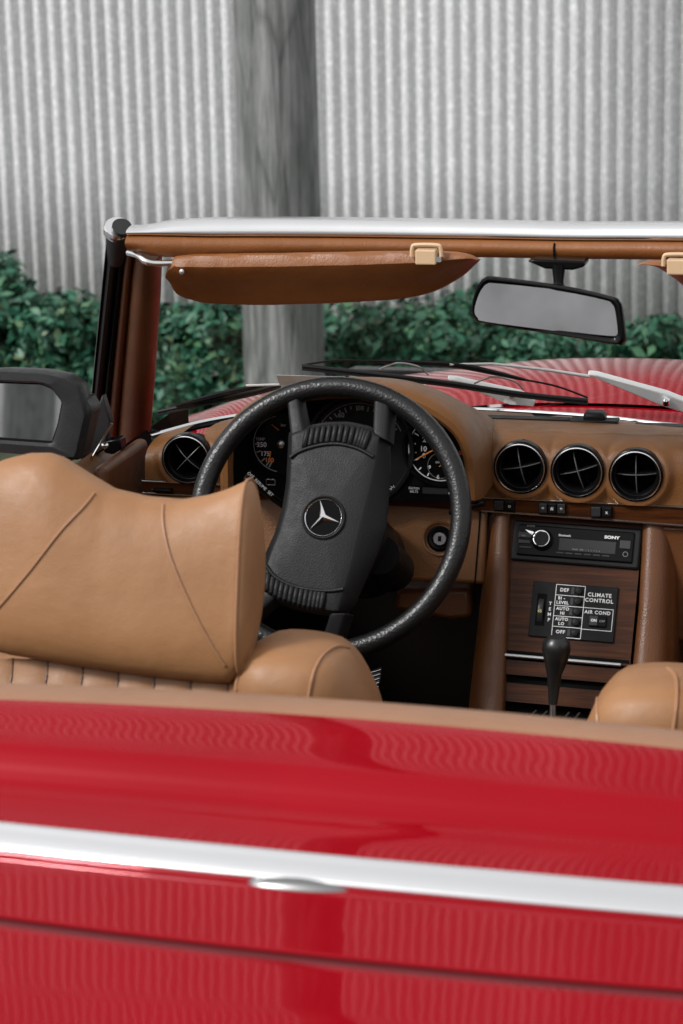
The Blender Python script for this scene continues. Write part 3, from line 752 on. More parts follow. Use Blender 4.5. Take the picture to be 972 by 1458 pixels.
# ================================================================== DASHBOARD
dash = empty('dashboard', parent=car)
FY = .25    # fascia plane
fp = vplane(FY)
vents = [(268, 652), (742, 664), (823, 669.5), (906, 675)]
VC = [fp.uv(x, y) for x, y in vents]; VRAD = .0375
zedge = .755
def ztop(X):   # top edge height of the fascia across the car
    return .868-.036*max(0, (abs(X-CX)-.42)/.26)**2
u1, u2 = fp.uv(690, 708)[0], fp.uv(972, 722)[0]; uL0, uL1 = fp.uv(204, 700)[0], fp.uv(330, 706)[0]; ue = CX+.70
tz1, tr1, vl1 = fp.uv(690, 708)[1], fp.uv(972, 722)[1], fp.uv(270, 686)[1]
zbot = lambda x: interp(x, [uL0, u1-.01, u1, ue], [vl1, tz1, tz1, tz1+(tr1-tz1)/(u2-u1)*(ue-u1)])+.0015
prof_dash = spline([(0.50, -.021, 0), (.44, -.011, 0), (.36, -.001, 0), (.31, .001, 0), (.278, -.008, 0), (.262, -.024, 0), (.255, -.045, 0), (.252, -.075, 0), (.250, -.105, 0)], 120)
py_ = [p[0] for p in prof_dash]; pz_ = [p[1] for p in prof_dash]
def dashf(x, i):
    i = int(i); Y, dz = py_[i], pz_[i]; Z0 = ztop(x); zb = zbot(x)
    Z = Z0+dz*(Z0-zb)/.105 if Y < .30 else Z0+dz
    if Y > .30:
        t = (Y-.30)/.20; yb = interp(x, BSX, BSY)-.004; Y = .30+(yb-.30)*t; Z = (Z0+.001)*(1-t)+(interp(x, BSX, BSZ)-.001)*t+.004*math.sin(math.pi*t)
    # scooped crown: the fascia face is pulled back between raised vent collars
    push = 0
    for (u, v) in VC:
        r_ = math.hypot(x-u, (Z-v))
        c_ = math.exp(-((r_-.046)/.0075)**2)*.014
        if r_ < .046: c_ = .014
        ca = sm((.075-r_)/.03)*.004
        push = max(push, c_*.62+ca*.6)
        Y2 = Y-push*(1 if Y < .30 else max(0, 1-(Y-.30)/.03))
    return (x, Y2, Z)
def dkeep(x, i):
    x_, y_, z_ = dashf(x, i)
    return all(math.hypot(x_-u, z_-v) > .0375 for u, v in VC)
xsd = [CX+q_ for q_ in lin(-.668, .70, 620)]
grid('dash_pad', dashf, xsd, list(range(len(py_))), DASHL, dash, keep=dkeep)
def dtop(x, Y):
    yb = interp(x, BSX, BSY)-.004; t = (Y-.30)/(yb-.30); return (ztop(x)+.001)*(1-t)+(interp(x, BSX, BSZ)-.001)*t+.004*math.sin(math.pi*t)
# demister slots, light sensor on the dash top
for a, b in (((690, 592), (805, 599)), ((900, 601), (1010, 608))):
    A, B = onZ(*a, .874), onZ(*b, .874); mid = (A+B)/2
    obj('demister_slot', *box_geo((mid[0], .395, dtop(mid[0], .395)+.0005), (abs(B[0]-A[0]), -.0, 0), (0, .022, 0), (0, 0, .004)), BLK, dash, smooth=False)
q = onY(847, 600, .40); obj('sun_sensor', *box_geo((q[0], .40, dtop(q[0], .40)+.007), (.034, 0, 0), (0, .03, 0), (0, 0, .018)), BLK, dash, bevel=.006)
obj('sensor_bed', *box_geo((q[0]+.0, .395, dtop(q[0], .395)+.002), (.075, 0, 0), (0, .03, 0), (0, 0, .005)), BLK, dash, bevel=.002)
# vents
def vent(i):
    u, v = VC[i]; c = fp.at(u, v, .0005)
    ax = np.array([0, -1, 0.0])
    t = empty('air_vent', parent=dash)
    obj('vent_barrel', *lathe_geo(c, ax, [(.0405, -.004), (.0405, .0095), (.0385, .0115), (.0345, .012), (.0330, .0085), (.0325, .004), (.0300, .002), (.0290, -.004), (.0285, -.05), (0, -.05)], 56), GLOSSB, t)
    obj('vent_ring', *lathe_geo(c, ax, [(.0362, .0112), (.0374, .0130), (.0362, .0134), (.0354, .0115)], 64), BRIGHT, t)
    a0 = [R(45), R(12), R(16), R(2)][i]; g = []
    for k in range(2):
        an = a0+k*math.pi/2; dx, dz = math.cos(an), math.sin(an)
        pts = [c+np.array([dx*r_, -(-.004+.010*(1-(r_/.029)**2)), dz*r_]) for r_ in lin(-.0288, .0288, 13)]
        g.append(tube_geo(pts, .0008, 6))
    v_, f_ = merge(g); obj('vane_edge', v_, f_, VANE, t)
    g = []
    for k in range(2):
        an = a0+k*math.pi/2; dx, dz = math.cos(an)*.028, math.sin(an)*.028
        g.append(prism_geo([c+np.array([-dx, .004, -dz]), c+np.array([dx, .004, dz]), c+np.array([dx, .04, dz]), c+np.array([-dx, .04, -dz])], np.array([-dz, 0, dx])*.03))
    v_, f_ = merge(g); obj('vent_vane', v_, f_, BLK, t, smooth=False)
for i in range(4): vent(i)

# wood strip with chrome lines and switches (both sides of the wheel)
zt_ = lambda X: .772-.022*(X+.2)+.0
tz1 = fp.uv(690, 708)[1]; tz2 = fp.uv(690, 726)[1]; tr1 = fp.uv(972, 722)[1]; tr2 = fp.uv(972, 747)[1]
u1, u2 = fp.uv(690, 708)[0], fp.uv(972, 722)[0]
uL0, uL1 = fp.uv(204, 700)[0], fp.uv(330, 706)[0]
vl1, vl2 = fp.uv(270, 686)[1], fp.uv(270, 703)[1]
def strip_between(name, ua, ub, va, vb, va2, vb2, h0, h1, m_, par=dash):
    return obj(name, *prism_geo([fp.at(ua, va2, h0), fp.at(ub, vb2, h0), fp.at(ub, vb, h0), fp.at(ua, va, h0)], fp.n*(h1-h0)), m_, par, smooth=False)
sl1 = (tr1-tz1)/(u2-u1); sl2 = (tr2-tz2)/(u2-u1)
strip_between('wood_strip', u1-.01, ue, tz1, tz1+sl1*(ue-u1), tz2, tz2+sl2*(ue-u1), -.012, .004, WOOD)
strip_between('wood_strip', uL0, u1-.01, vl1-.001, tz1, vl2, tz2, -.012, .0035, WOOD)
tube('chrome_line', [fp.at(u1-.004, tz1+.001, .006), fp.at(ue, tz1+sl1*(ue-u1)+.001, .006)], .0011, BRIGHT, dash, seg=6)
tube('chrome_line', [fp.at(u1-.004, tz2, .006), fp.at(ue, tz2+sl2*(ue-u1), .006)], .0016, BRIGHT, dash, seg=6)
tube('chrome_line', [fp.at(uL0, vl1, .006), fp.at(uL1, vl1-.002, .006)], .0011, BRIGHT, dash, seg=6)
tube('chrome_line', [fp.at(uL0, vl2, .006), fp.at(uL1, vl2-.002, .006)], .0013, BRIGHT, dash, seg=6)
def switch(x, y, wpx, n, icons):
    u, v = fp.uv(x, y); sw = pbox('dash_switch', fp, u-wpx/1840, u+wpx/1840, v-.0085, v+.0085, .0, .0075, GLOSSB, dash, bevel=.0012)
    for k in range(n):
        uu = u+(k-(n-1)/2)*wpx/920/n
        pbox('switch_key', fp, uu-.42*wpx/920/n, uu+.42*wpx/920/n, v-.007, v+.007, .0075, .0095, BUTN if k % 2 == 0 else BLK, sw, bevel=.0008)
        if icons[k]: text('switch_icon', icons[k], fp, uu, v, .008, WHITE, sw, h=.0100)
switch(719, 718, 30, 2, ['', 'o']); switch(787, 722, 38, 3, ['=', '#', '+']); switch(857, 727, 30, 2, ['', 'x'])
# left switch (rotary light lever)
u, v = fp.uv(237, 696); pbox('light_lever', fp, u-.018, u+.012, v-.003, v+.003, .003, .016, GLOSSB, dash, bevel=.002)
text('lever_marks', '- o -', fp, fp.uv(222, 695)[0], fp.uv(222, 695)[1], .007, DIMW, dash, h=.0045)
# right-hand dash underside / glovebox
gp_ = Plane((CX, FY-.002, zedge-.03), (1, 0, 0), (0, .12, 1))
ug = fp.uv(915, 745)[0]-0
v_, f_ = pbox_geo(Plane((0, FY+.004, 0), (1, 0, 0), (0, 0, 1)), ug+.02, CX+.735, .56, fp.uv(972, 750)[1], -.03, .0); obj('glovebox_lid', v_, f_, DARKL, dash, bevel=.006)
# lower driver's dash panel
lpn = Plane((0, .245, .745), (1, 0, 0), (0, .25, 1))
zpl = [(204, 703), (560, 712), (692, 727), (690, 832), (560, 826), (400, 822), (204, 800)]
prism('lower_dash_panel', [lpn.px(*q_, .0) for q_ in zpl], -lpn.n*.02, DASHL, dash, bevel=.006)
kp = Plane((0, .27, .62), (1, 0, 0), (0, 1.1, 1))
prism('knee_bolster', [Plane((0, .255, .62), (1, 0, 0), (0, .15, 1)).px(*q_) for q_ in [(565, 838), (668, 838), (672, 880), (640, 884), (560, 868)]], (0, .05, 0), DARKL, dash, bevel=.008)
tube('panel_gap', [lpn.px(684, 728, .001), lpn.px(676, 832, .001)], .0012, MATTEB, dash, seg=6)
# ignition
u, v = lpn.uv(626, 767); c = lpn.at(u, v, 0)
ig = obj('ignition_lock', *lathe_geo(c, lpn.n, [(.0265, 0), (.0255, .005), (.0235, .004), (.0215, -.006), (.0205, -.008), (0, -.008)], 40), DASHL, dash)
lathe('lock_bezel', c, lpn.n, [(.0200, -.008), (.0195, .002), (.016, .0045), (.0120, .004), (.0115, 0), (0, 0)], GLOSSB, ig)
lathe('lock_barrel', c+lpn.x*.001, lpn.n, [(.0105, -.002), (.0103, .0060), (.0095, .0070), (0, .0070)], STEEL, ig)
v_, f_ = pbox_geo(lpn, u-.0025+.001, u+.0025+.001, v-.004, v+.004, .0065, .0076); obj('key_slot', v_, f_, MATTEB, ig, smooth=False)

# ---- instrument binnacle
bY = .150
bp = vplane(bY)
arc = [(312, 700), (311, 655), (315, 622), (333, 594), (368, 570), (420, 553), (490, 547), (560, 553), (618, 574), (660, 606), (679, 645), (684, 690), (684, 712)]
A0 = spline([bp.px(*q_) for q_ in arc], 96); cen = bp.px(500, 660)
def off(P, k, Y, zd=0):
    out = []
    n = len(P)
    for i, p in enumerate(P):
        t = P[min(i+1, n-1)]-P[max(i-1, 0)]; t /= np.linalg.norm(t); nn_ = np.array([t[2], 0, -t[0]])
        if nn_@(p-cen) > 0: nn_ = -nn_
        q_ = p+nn_*k; out.append(np.array([q_[0], Y, q_[2]+zd]))
    return out
def off2(P, k, Y, f):
    out = off(P, k, Y); zb_ = .80
    return [np.array([cen[0]+(p[0]-cen[0])*(1-.01), p[1], zb_+(p[2]-zb_)*f if p[2] > zb_ else p[2]]) for p in out]
rings = [off(A0, .030, .245), off(A0, .026, .17), off(A0, .0225, bY+.003), off(A0, .016, bY-.006), off(A0, .008, bY-.006), off(A0, .001, bY+.004), off(A0, -.002, bY+.03), off2(A0, -.003, .25, .93), off2(A0, -.004, .34, .72), off2(A0, -.004, .44, .45)]
mcol = spline  # keep flake quiet
nn = len(A0); V = sum(rings[2:], []); obj('binnacle_hood', V, [[j*nn+i, j*nn+i+1, (j+1)*nn+i+1, (j+1)*nn+i] for j in range(len(rings)-3) for i in range(nn-1)], DASHL, dash)
V = sum([rings[0], rings[1], off(A0, .0222, bY+.002)], []); obj('binnacle_liner', V, [[j*nn+i, j*nn+i+1, (j+1)*nn+i+1, (j+1)*nn+i] for j in range(2) for i in range(nn-1)], MATTEB, dash)
ip = Plane((0, .222, .80), (1, 0, 0), (0, .10, 1))
clu = obj('instrument_cluster', [np.array([p[0], .235, p[2]]) for p in off(A0, .020, .235)], [list(range(nn))], MATTEB, dash, smooth=False)
prism('cluster_face', [ip.px(*q_) for q_ in [(326, 700), (326, 640), (350, 600), (400, 572), (490, 560), (580, 572), (640, 605), (668, 650), (668, 706), (560, 700), (400, 694)]], -ip.n*.006, MATTEB, clu)
pbox('lamp_strip', ip, ip.uv(352, 700)[0], ip.uv(668, 700)[0], ip.uv(560, 712)[1], ip.uv(560, 690)[1], 0, .003, GLOSSB, clu)
def arc_pts(pl, x, y, r_, a0, a1, n, h=.002):
    u, v = pl.uv(x, y); return [pl.at(u+r_*math.cos(R(a)), v+r_*math.sin(R(a)), h) for a in lin(a0, a1, n)]
PXM = 1/935.   # metres per photo pixel at the cluster
def gauge(x, y, rpx, a0, a1, ticks, m_=WHITE, lw=.0007, bowl=True):
    g = empty('gauge', parent=clu)
    u, v = ip.uv(x, y)
    if bowl: lathe('gauge_bowl', ip.at(u, v, 0), ip.n, [(rpx*PXM*1.22, .001), (rpx*PXM*1.2, .006), (rpx*PXM*1.13, .0065), (rpx*PXM*1.08, .0015), (0, .0012)], GLOSSB if rpx < 60 else BLK, g)
    tube('gauge_scale', arc_pts(ip, x, y, rpx*PXM, a0, a1, 40, .0022), lw, m_, g, seg=6)
    G = []
    for a, l_ in ticks:
        c_, s_ = math.cos(R(a)), math.sin(R(a)); r0, r1 = rpx*PXM*.95, rpx*PXM*(.95-l_)
        pd = np.array([-s_, c_])*.0009
        G.append(prism_geo([ip.at(u+c_*r0+pd[0], v+s_*r0+pd[1], .0018), ip.at(u+c_*r1+pd[0], v+s_*r1+pd[1], .0018), ip.at(u+c_*r1-pd[0], v+s_*r1-pd[1], .0018), ip.at(u+c_*r0-pd[0], v+s_*r0-pd[1], .0018)], ip.n*.0006))
    if G: v_, f_ = merge(G); obj('gauge_ticks', v_, f_, m_, g, smooth=False)
    return g
def itext(s, x, y, size, m_, par, rot=0): u, v = ip.uv(x, y); return text('gauge_figures', s, ip, u, v, size, m_, par, h=.0026, rot=rot, bold=.0002)
def needle(x, y, x2, y2, par, wd=.0012, m_=None):
    a, b = ip.px(x, y, .005), ip.px(x2, y2, .005); return tube('needle', [a, b], [wd, wd*.6], m_ or ORANGE, par, seg=6)
gL = gauge(400, 632, 40, 100, 262, [(182, .16), (200, .16), (222, .16), (236, .2), (243, .22)], DIMW)
itext('250', 373, 633, .0105, WHITE, gL); itext('175', 378, 646, .0100, WHITE, gL); itext('100', 384, 655, .0095, ORANGE, gL); itext('TEMP', 371, 625, .0062, DIMW, gL); itext('bar', 404, 605, .0065, DIMW, gL)
needle(386, 642, 385, 655, gL); needle(398, 612, 388, 604, gL, .001)
lathe('gauge_boss', ip.px(401, 632, .001), ip.n, [(.0065, 0), (.006, .006), (.003, .008), (0, .008)], STEEL, gL, seg=20)
gS = gauge(512, 640, 66, 25, 170, [(a, .07 if k % 2 else .11) for k, a in enumerate(range(30, 171, 8))], DIMW, .0006)
for s_, x, y in (('60', 486, 591), ('80', 514, 581), ('40', 468, 612)): itext(s_, x, y, .0105, DIMW, gS)
needle(512, 640, 470, 655, gS)
gR = gauge(627, 639, 45, 20, 300, [(128, .16), (150, .16), (170, .16), (190, .18), (205, .2), (225, .1), (245, .1)], WHITE, .0008)
itext('20', 607, 626, .0115, WHITE, gR); itext('10', 603, 639, .0110, WHITE, gR); itext('0', 604, 649, .0105, WHITE, gR)
itext('12', 627, 651, .0085, DIMW, gR); itext('9', 612, 665, .0075, WHITE, gR); itext('6', 624, 679, .0085, WHITE, gR); itext('QUARTZ', 627, 658, .0036, DIMW, gR)
tube('clock_ring', arc_pts(ip, 627, 663, 18*PXM, 0, 360, 30, .0022), .0003, DIMW, gR, seg=4)
needle(622, 638, 594, 653, gR, .0013); needle(633, 658, 626, 664, gR, .001)
gT = gauge(640, 640, 42, -40, 60, [(a, .1) for a in range(-30, 60, 14)], REDD, .0004, False)
for s_, x, y in (('R', 645, 610), ('55', 657, 645), ('H', 655, 628)): itext(s_, x, y, .0075, REDD, gT)
# lamp strip icons
u, v = ip.uv(386, 686)
v_, f_ = merge([tube_geo([ip.at(u-.007, v-.004, .004), ip.at(u+.007, v-.004, .004), ip.at(u+.007, v+.004, .004), ip.at(u-.007, v+.004, .004)], .0004, 5, True), tube_geo([ip.at(u-.005, v+.0045, .004), ip.at(u-.002, v+.0045, .004)], .0006, 5), tube_geo([ip.at(u+.002, v+.0045, .004), ip.at(u+.005, v+.0045, .004)], .0006, 5)])
obj('battery_icon', v_, f_, WHITE, clu, smooth=False)
u, v = ip.uv(561, 696); G = [tube_geo([ip.at(u+.0035*math.cos(R(a)), v+.0035*math.sin(R(a)), .004) for a in range(0, 360, 30)], .0004, 5, True)]
for a in range(0, 360, 45): G.append(tube_geo([ip.at(u+.0045*math.cos(R(a)), v+.0045*math.sin(R(a)), .004), ip.at(u+.0062*math.cos(R(a)), v+.0062*math.sin(R(a)), .004)], .0005, 5))
v_, f_ = merge(G); obj('lamp_icon', v_, f_, WHITE, clu, smooth=False)
u, v = ip.uv(590, 697); text('lamp_words', 'FASTEN', ip, u, v+.0022, .0048, WHITE, clu, h=.004); text('lamp_words', 'BELTS', ip, u, v-.0028, .0048, WHITE, clu, h=.004)
ua, ub = ip.uv(602, 700)[0], ip.uv(638, 700)[0]; u, v = ip.uv(620, 699); pbox('lamp_window', ip, ua, ub, v-.004, v+.005, .003, .0036, DISP, clu)
u, v = ip.uv(643, 702); prism('arrow_icon', [ip.at(u+a*.001, v+b*.001, .004) for a, b in [(-4, -1.5), (0, -1.5), (0, -4), (4, 0), (0, 4), (0, 1.5), (-4, 1.5)]], ip.n*.0004, WHITE, clu, smooth=False)
# stalk with cruise-control lettering
tube('column_stalk', [onY(440, 745, .10), onY(392, 710, .07), onY(352, 676, .055)], [.006, .0065, .0085], GLOSSB, dash)
sp_ = Plane(onY(370, 690, .044), (1, 0, -.92), (0, .3, 1)); text('stalk_words', 'OFF  RESUME  SET', sp_, 0, .0005, .0062, DIMW, dash, h=.0012)
tube('column_stalk', [onY(640, 730, .16), onY(690, 716, .15)], [.004, .0045], GLOSSB, dash)

# ================================================================== CENTRE CONSOLE
con = Plane((CX, .27, .75), (1, -.02, .0), (0, .5, 1)); con = Plane((CX, .27, .75), (1, 0, -.035), (0, .5, 1))
cc = empty('centre_console', parent=dash.parent)
def cr(pts): q_ = [con.uv(*p) for p in pts]; return q_
uA = con.uv(722, 733)[0]; uB = con.uv(914, 745)[0]
vB = con.uv(820, 942)[1]; vE = -.36
pbox('wood_fascia', con, uA-.002, uB+.002, vB, con.uv(820, 738)[1], -.015, 0, WOOD, cc)
# side pads
def pad(edge_out, edge_in, name):
    V = []; n = 16
    ya, yb = edge_in[0][1], edge_in[-1][1]
    for k in range(n):
        t = k/(n-1)
        yi = ya+(yb-ya)*t; xi = interp(yi, [q_[1] for q_ in edge_in], [q_[0] for q_ in edge_in]); xo = interp(yi, [q_[1] for q_ in edge_out], [q_[0] for q_ in edge_out])
        A = con.px(xi, yi, -.002); B = con.px(xo, yi, -.002); wv = B-A
        pr_ = [(0, -.01), (0, .006), (.08, .014), (.28, .018), (.6, .012), (.85, -.006), (1.0, -.04), (1.02, -.20)]
        for f_, h in spline([(a, b, 0) for a, b in pr_], 28) and [(q_[0], q_[1]) for q_ in spline([(a, b, 0) for a, b in pr_], 28)]:
            V.append(A+wv*f_+con.n*h)
    m_ = len(V)//n
    obj(name, V, [[j*m_+i, j*m_+i+1, (j+1)*m_+i+1, (j+1)*m_+i] for j in range(n-1) for i in range(m_-1)], DARKL, cc)
pad([(692, 732), (678, 860), (658, 1040), (655, 1100)], [(727, 732), (724, 860), (718, 1020), (716, 1100)], 'console_side_pad')
pad([(965, 740), (962, 860), (960, 1040), (960, 1100)], [(916, 742), (910, 860), (900, 960), (895, 1100)], 'console_side_pad')
# radio
def crect(x0, y0, x1, y1): # from two corners through photo; returns u0,u1,v0,v1
    a = con.uv(x0, y0); b = con.uv(x1, y1); return min(a[0], b[0]), max(a[0], b[0]), min(a[1], b[1]), max(a[1], b[1])
u0, u1_, v0, v1_ = con.uv(730, 770)[0], con.uv(912, 780)[0], con.uv(820, 805)[1], con.uv(820, 747)[1]
rad = pbox('car_radio', con, u0, u1_, v0, v1_, 0, .006, BLK, cc, bevel=.003)
ru, rv = (u0+u1_)/2, (v0+v1_)/2; rw, rh = u1_-u0, v1_-v0
pbox('radio_face', con, u0+.008, u1_-.010, v0+.008, v1_-.007, .004, .0095, GLOSSB, rad, bevel=.002)
def R_(x, y): return con.uv(x, y)
u, v = R_(773, 770.5)
kb = obj('radio_knob', *lathe_geo(con.at(u, v, .009), con.n, [(.0165, 0), (.0165, .004), (.0145, .006), (.0135, .010), (.0125, .0115), (0, .0115)], 40), BLK, rad)
lathe('knob_ring', con.at(u, v, .0205), con.n, [(.0105, 0), (.0122, .0003), (.0124, .0012), (.0115, .0014), (.0105, .0002)], CHROME, kb)
a, b = R_(797, 775), R_(877, 783); pbox('radio_display', con, a[0], b[0], R_(838, 788)[1], R_(838, 771)[1], .0095, .0102, DISP, rad)
G = []
for p in [[(749, 756), (760, 759), (768, 764), (757, 763)]]: prism('eject_key', [con.px(*q_, .010) for q_ in p], con.n*.0012, BRIGHT, rad, smooth=False)
for (x0, y0, x1, y1) in [(740, 759, 758, 768), (740, 770, 756, 776), (741, 779, 758, 783), (884, 771, 898, 784)]:
    q_ = crect(x0, y0, x1, y1); pbox('radio_key', con, *q_, .0095, .0112, BUTN, rad, bevel=.0006)
for k in range(6):
    x = 793+k*13; y = 787.5+k*.9; q_ = crect(x, y, x+10, y+2.6); pbox('preset_key', con, *q_, .0095, .0107, BUTN, rad)
text('radio_brand', 'SONY', con, *R_(872, 767.5), .0062, WHITE, rad, h=.0105, bold=.00025, sx=1.35)
text('radio_words', 'Bluetooth', con, *R_(805, 764.5), .0046, WHITE, rad, h=.0105, bold=.0001)
text('radio_words', 'AUDIO', con, *R_(757, 751), .0038, DIMW, rad, h=.0105)
text('radio_words', 'SRC', con, *R_(747, 765), .0038, DIMW, rad, h=.0118)
text('radio_words', 'MODE   SEEK   1   2   3   4   5   6', con, *R_(835, 785.5), .0030, DIMW, rad, h=.0105)
tube('aux_ring', [con.at(R_(891, 791)[0]+.0036*math.cos(R(a)), R_(891, 791)[1]+.0036*math.sin(R(a)), .0102) for a in range(0, 360, 24)], .0004, DIMW, rad, seg=5, closed=True)
# climate panel
cu0, cu1 = con.uv(756, 866)[0], con.uv(877, 876)[0]; cv0, cv1 = con.uv(815, 911)[1], con.uv(815, 832)[1]
cp = pbox('climate_panel', con, cu0, cu1, cv0, cv1, 0, .004, plastic('climate_black', (.008,.008,.0085), .5, 900, .2, .15), cc, bevel=.001)
# grid lines measured in the flat frame of the panel (fractions)
W_, H_ = cu1-cu0, cv1-cv0
def U(f_): return cu0+W_*f_
def Vv(f_): return cv1-H_*f_
def line(a, b, c, d, wd=.0009): # fractions
    p, q_ = (U(a), Vv(b)), (U(c), Vv(d)); dx, dy = q_[0]-p[0], q_[1]-p[1]; l_ = math.hypot(dx, dy); nx, ny = -dy/l_*wd/2, dx/l_*wd/2
    return prism_geo([con.at(p[0]+nx, p[1]+ny, .0040), con.at(q_[0]+nx, q_[1]+ny, .0040), con.at(q_[0]-nx, q_[1]-ny, .0040), con.at(p[0]-nx, p[1]-ny, .0040)], con.n*.0004)
L0, L1, L2 = .275, .615, .965
ln = [line(L0, .03, L1, .03), line(L0, .03, L0, .98), line(L1, .03, L1, .98), line(L0, .98, L1, .98), line(L0, .22, L1, .22), line(L0, .41, L1, .41), line(L0, .60, L1, .60), line(L0, .79, L1, .79),
      line(L1, .41, L2, .41), line(L2, .41, L2, .80), line(L1, .80, L2, .80)]
v_, f_ = merge(ln); obj('panel_lines', v_, f_, WHITE, cp, smooth=False)
ts_ = .0088
def ct(s, a, b, size=ts_, rot=0): return text('panel_words', s, con, U(a), Vv(b), size, WHITE, cp, h=.0043, bold=.00018, rot=rot, spacing=1.15, sx=1.0)
ct('DEF', .375, .125, .0072)
ct('BI -', .35, .275, .0064); ct('LEVEL', .365, .355, .0064)
ct('AUTO', .375, .465, .0064); ct('HI', .375, .545, .0064)
ct('AUTO', .375, .655, .0064); ct('LO', .375, .735, .0064)
ct('OFF', .375, .885, .0072)
ct('CLIMATE', .79, .17, .0080); ct('CONTROL', .79, .27, .0080); ct('AIR COND', .785, .485, .0072)
for k, ch in enumerate('TEMP'): ct(ch, .225, .39+.098*k, .0070)
for k, b_ in enumerate((.125, .315, .505, .695, .885)):
    bt = obj('push_button', *lathe_geo(con.at(U(.545), Vv(b_), .004), con.n, [(.0058, 0), (.0056, .004), (.0045, .0055), (0, .006)], 24), BLK, cp)
    pbox('button_slot', con, U(.455), U(.49), Vv(b_+.06), Vv(b_-.06), .004, .0046, BUTN, bt)
ac = pbox('air_switch', con, U(.70), U(.90), Vv(.74), Vv(.545), .004, .007, GLOSSB, cp, bevel=.001)
pbox('switch_half', con, U(.705), U(.80), Vv(.73), Vv(.555), .007, .0095, BUTN, ac, bevel=.0008)
text('switch_words', 'ON', con, U(.755), Vv(.64), .0055, WHITE, ac, h=.0098, bold=.0003); text('switch_words', 'OFF', con, U(.85), Vv(.64), .0050, DIMW, ac, h=.0073)
tw = pbox('temperature_slot', con, U(.065), U(.175), Vv(.80), Vv(.22), .004, .0046, MATTEB, cp)
v_, f_ = lathe_geo(con.at(U(.118), Vv(.52), -.016), con.x, [(0, -.004), (.0262, -.004), (.0268, -.003), (.0268, .003), (.0262, .004), (0, .004)], 60); obj('temperature_wheel', v_, f_, BUTN, cp)
text('wheel_figures', '65', con, U(.118), Vv(.55), .0062, mat('yellow_print', (.55,.5,.2), .6), cp, h=.0115, bold=.0002)
# chrome-edged ashtray and lower fascia
v8 = con.uv(800, 936)[1]; v9 = con.uv(800, 946)[1]
pbox('ashtray_gap', con, uA, uB, v8-.001, v8+.004, -.01, .001, MATTEB, cc)
pbox('ashtray_chrome', con, uA, uB-.01, v9+.003, v8-.002, -.004, .009, STEEL, cc, bevel=.002)
pbox('ashtray_lid', con, uA, uB, v9-.022, v9, -.006, .003, WOOD, cc)
pbox('ashtray_recess', con, uA, uB, v9-.034, v9-.022, -.02, -.008, MATTEB, cc)
pbox('lower_fascia', con, uA, uB, v9-.062, v9-.034, -.02, .0, WOOD, cc)
pbox('fascia_back', con, uA-.02, uB+.02, vE, .0, -.05, -.021, MATTEB, cc)
# tunnel
v_, f_ = box_geo((CX, -.32, .34), (.20, 0, 0), (0, .86, 0), (0, 0, .26)); obj('tunnel', v_, f_, CARPET, cc, bevel=.02)
# gear lever
sx_ = -.012
kpt = [onY(*q_, -.03+.0*sx_) for q_ in [(792, 907), (792, 913), (792, 924), (791, 940), (789, 960), (788, 985), (787, 1002)]]
gl_ = tube('gear_lever', kpt, [.012, .0185, .0205, .0170, .0105, .0078, .0062], mat('gear_knob', (.012,.012,.012), .32), cc, seg=24)
tube('lever_shaft', [onY(787, 1000, -.03), onY(786, 1040, -.03)], .0045, STEEL, gl_)
g0 = onY(787, 1022, -.03)
obj('gear_gate', *box_geo((g0[0]-.003, g0[1]-.01, g0[2]-.012), (.075, 0, 0), (0, .14, -.03), (0, .003, .014)), GLOSSB, cc, bevel=.003)
v_, f_ = merge([tube_geo([(g0[0]+a, g0[1]-.06, g0[2]+.010-.002), (g0[0]+a, g0[1]+.06, g0[2]-.012)], .0013, 6) for a in (-.034, -.018, .014, .029)]); obj('gate_marks', v_, f_, STEEL, cc)
# pedal glimpsed in the footwell
pdp = Plane(onY(537, 970, .42), (1, 0, 0), (0, .6, 1))
pd = prism('brake_pedal', [pdp.px(*q_) for q_ in [(530, 956), (546, 950), (544, 972), (534, 990), (527, 982)]], pdp.n*.01, RUB, car, bevel=.003)
v_, f_ = merge([tube_geo([pdp.px(530+k*.3, 960+k*6, .011), pdp.px(544-k*.8, 956+k*6, .011)], .0012, 6) for k in range(5)]); obj('pedal_ribs', v_, f_, BRIGHT, pd)

# ================================================================== STEERING WHEEL
sw = empty('steering_wheel', parent=car)
wpn = Plane((-.36, 0, .80), (1, 0, 0), (0, .42, .9))
tube('wheel_rim', [wpn.at(.1922*math.cos(a), .1922*math.sin(a), 0) for a in lin(0, 2*math.pi, 97)[:-1]], .0149, RIMP, sw, seg=20, closed=True)
PH_ = .022   # height of the pad above the rim plane
def Z3(cx, cy, h): # coordinates of the enlarged study crop -> photo pixels -> wheel plane raised by h
    x, y = 260+cx/2.209, 520+cy/2.209
    pl = Plane(wpn.at(0, 0, h), wpn.x, wpn.y); return pl.px(x, y)
front = [(392, 200), (450, 187), (520, 186), (582, 202), (620, 224), (612, 300), (592, 400), (563, 520), (538, 620), (512, 705), (488, 778), (440, 772), (360, 755), (300, 733), (262, 706), (256, 650), (275, 590), (300, 530), (322, 450), (334, 370), (338, 300), (342, 214)]
base = [(388, 192), (450, 180), (522, 178), (590, 192), (652, 232), (655, 330), (648, 430), (640, 520), (612, 600), (572, 690), (545, 750), (514, 792), (440, 787), (360, 772), (296, 750), (256, 722), (246, 650), (262, 590), (290, 530), (314, 450), (326, 370), (330, 300), (334, 214)]
FR = align(resample([Z3(*q_, PH_) for q_ in front], 120), Z3(445, 480, PH_)); 
BR = align(resample([Z3(*q_, .004) for q_ in base], 120), Z3(445, 480, PH_)); cenp = Z3(445, 480, PH_)
def inset(P, k): # towards centroid by absolute distance
    out = []
    for p in P:
        d = cenp-p; l_ = np.linalg.norm(d); out.append(p+d/l_*k)
    return out
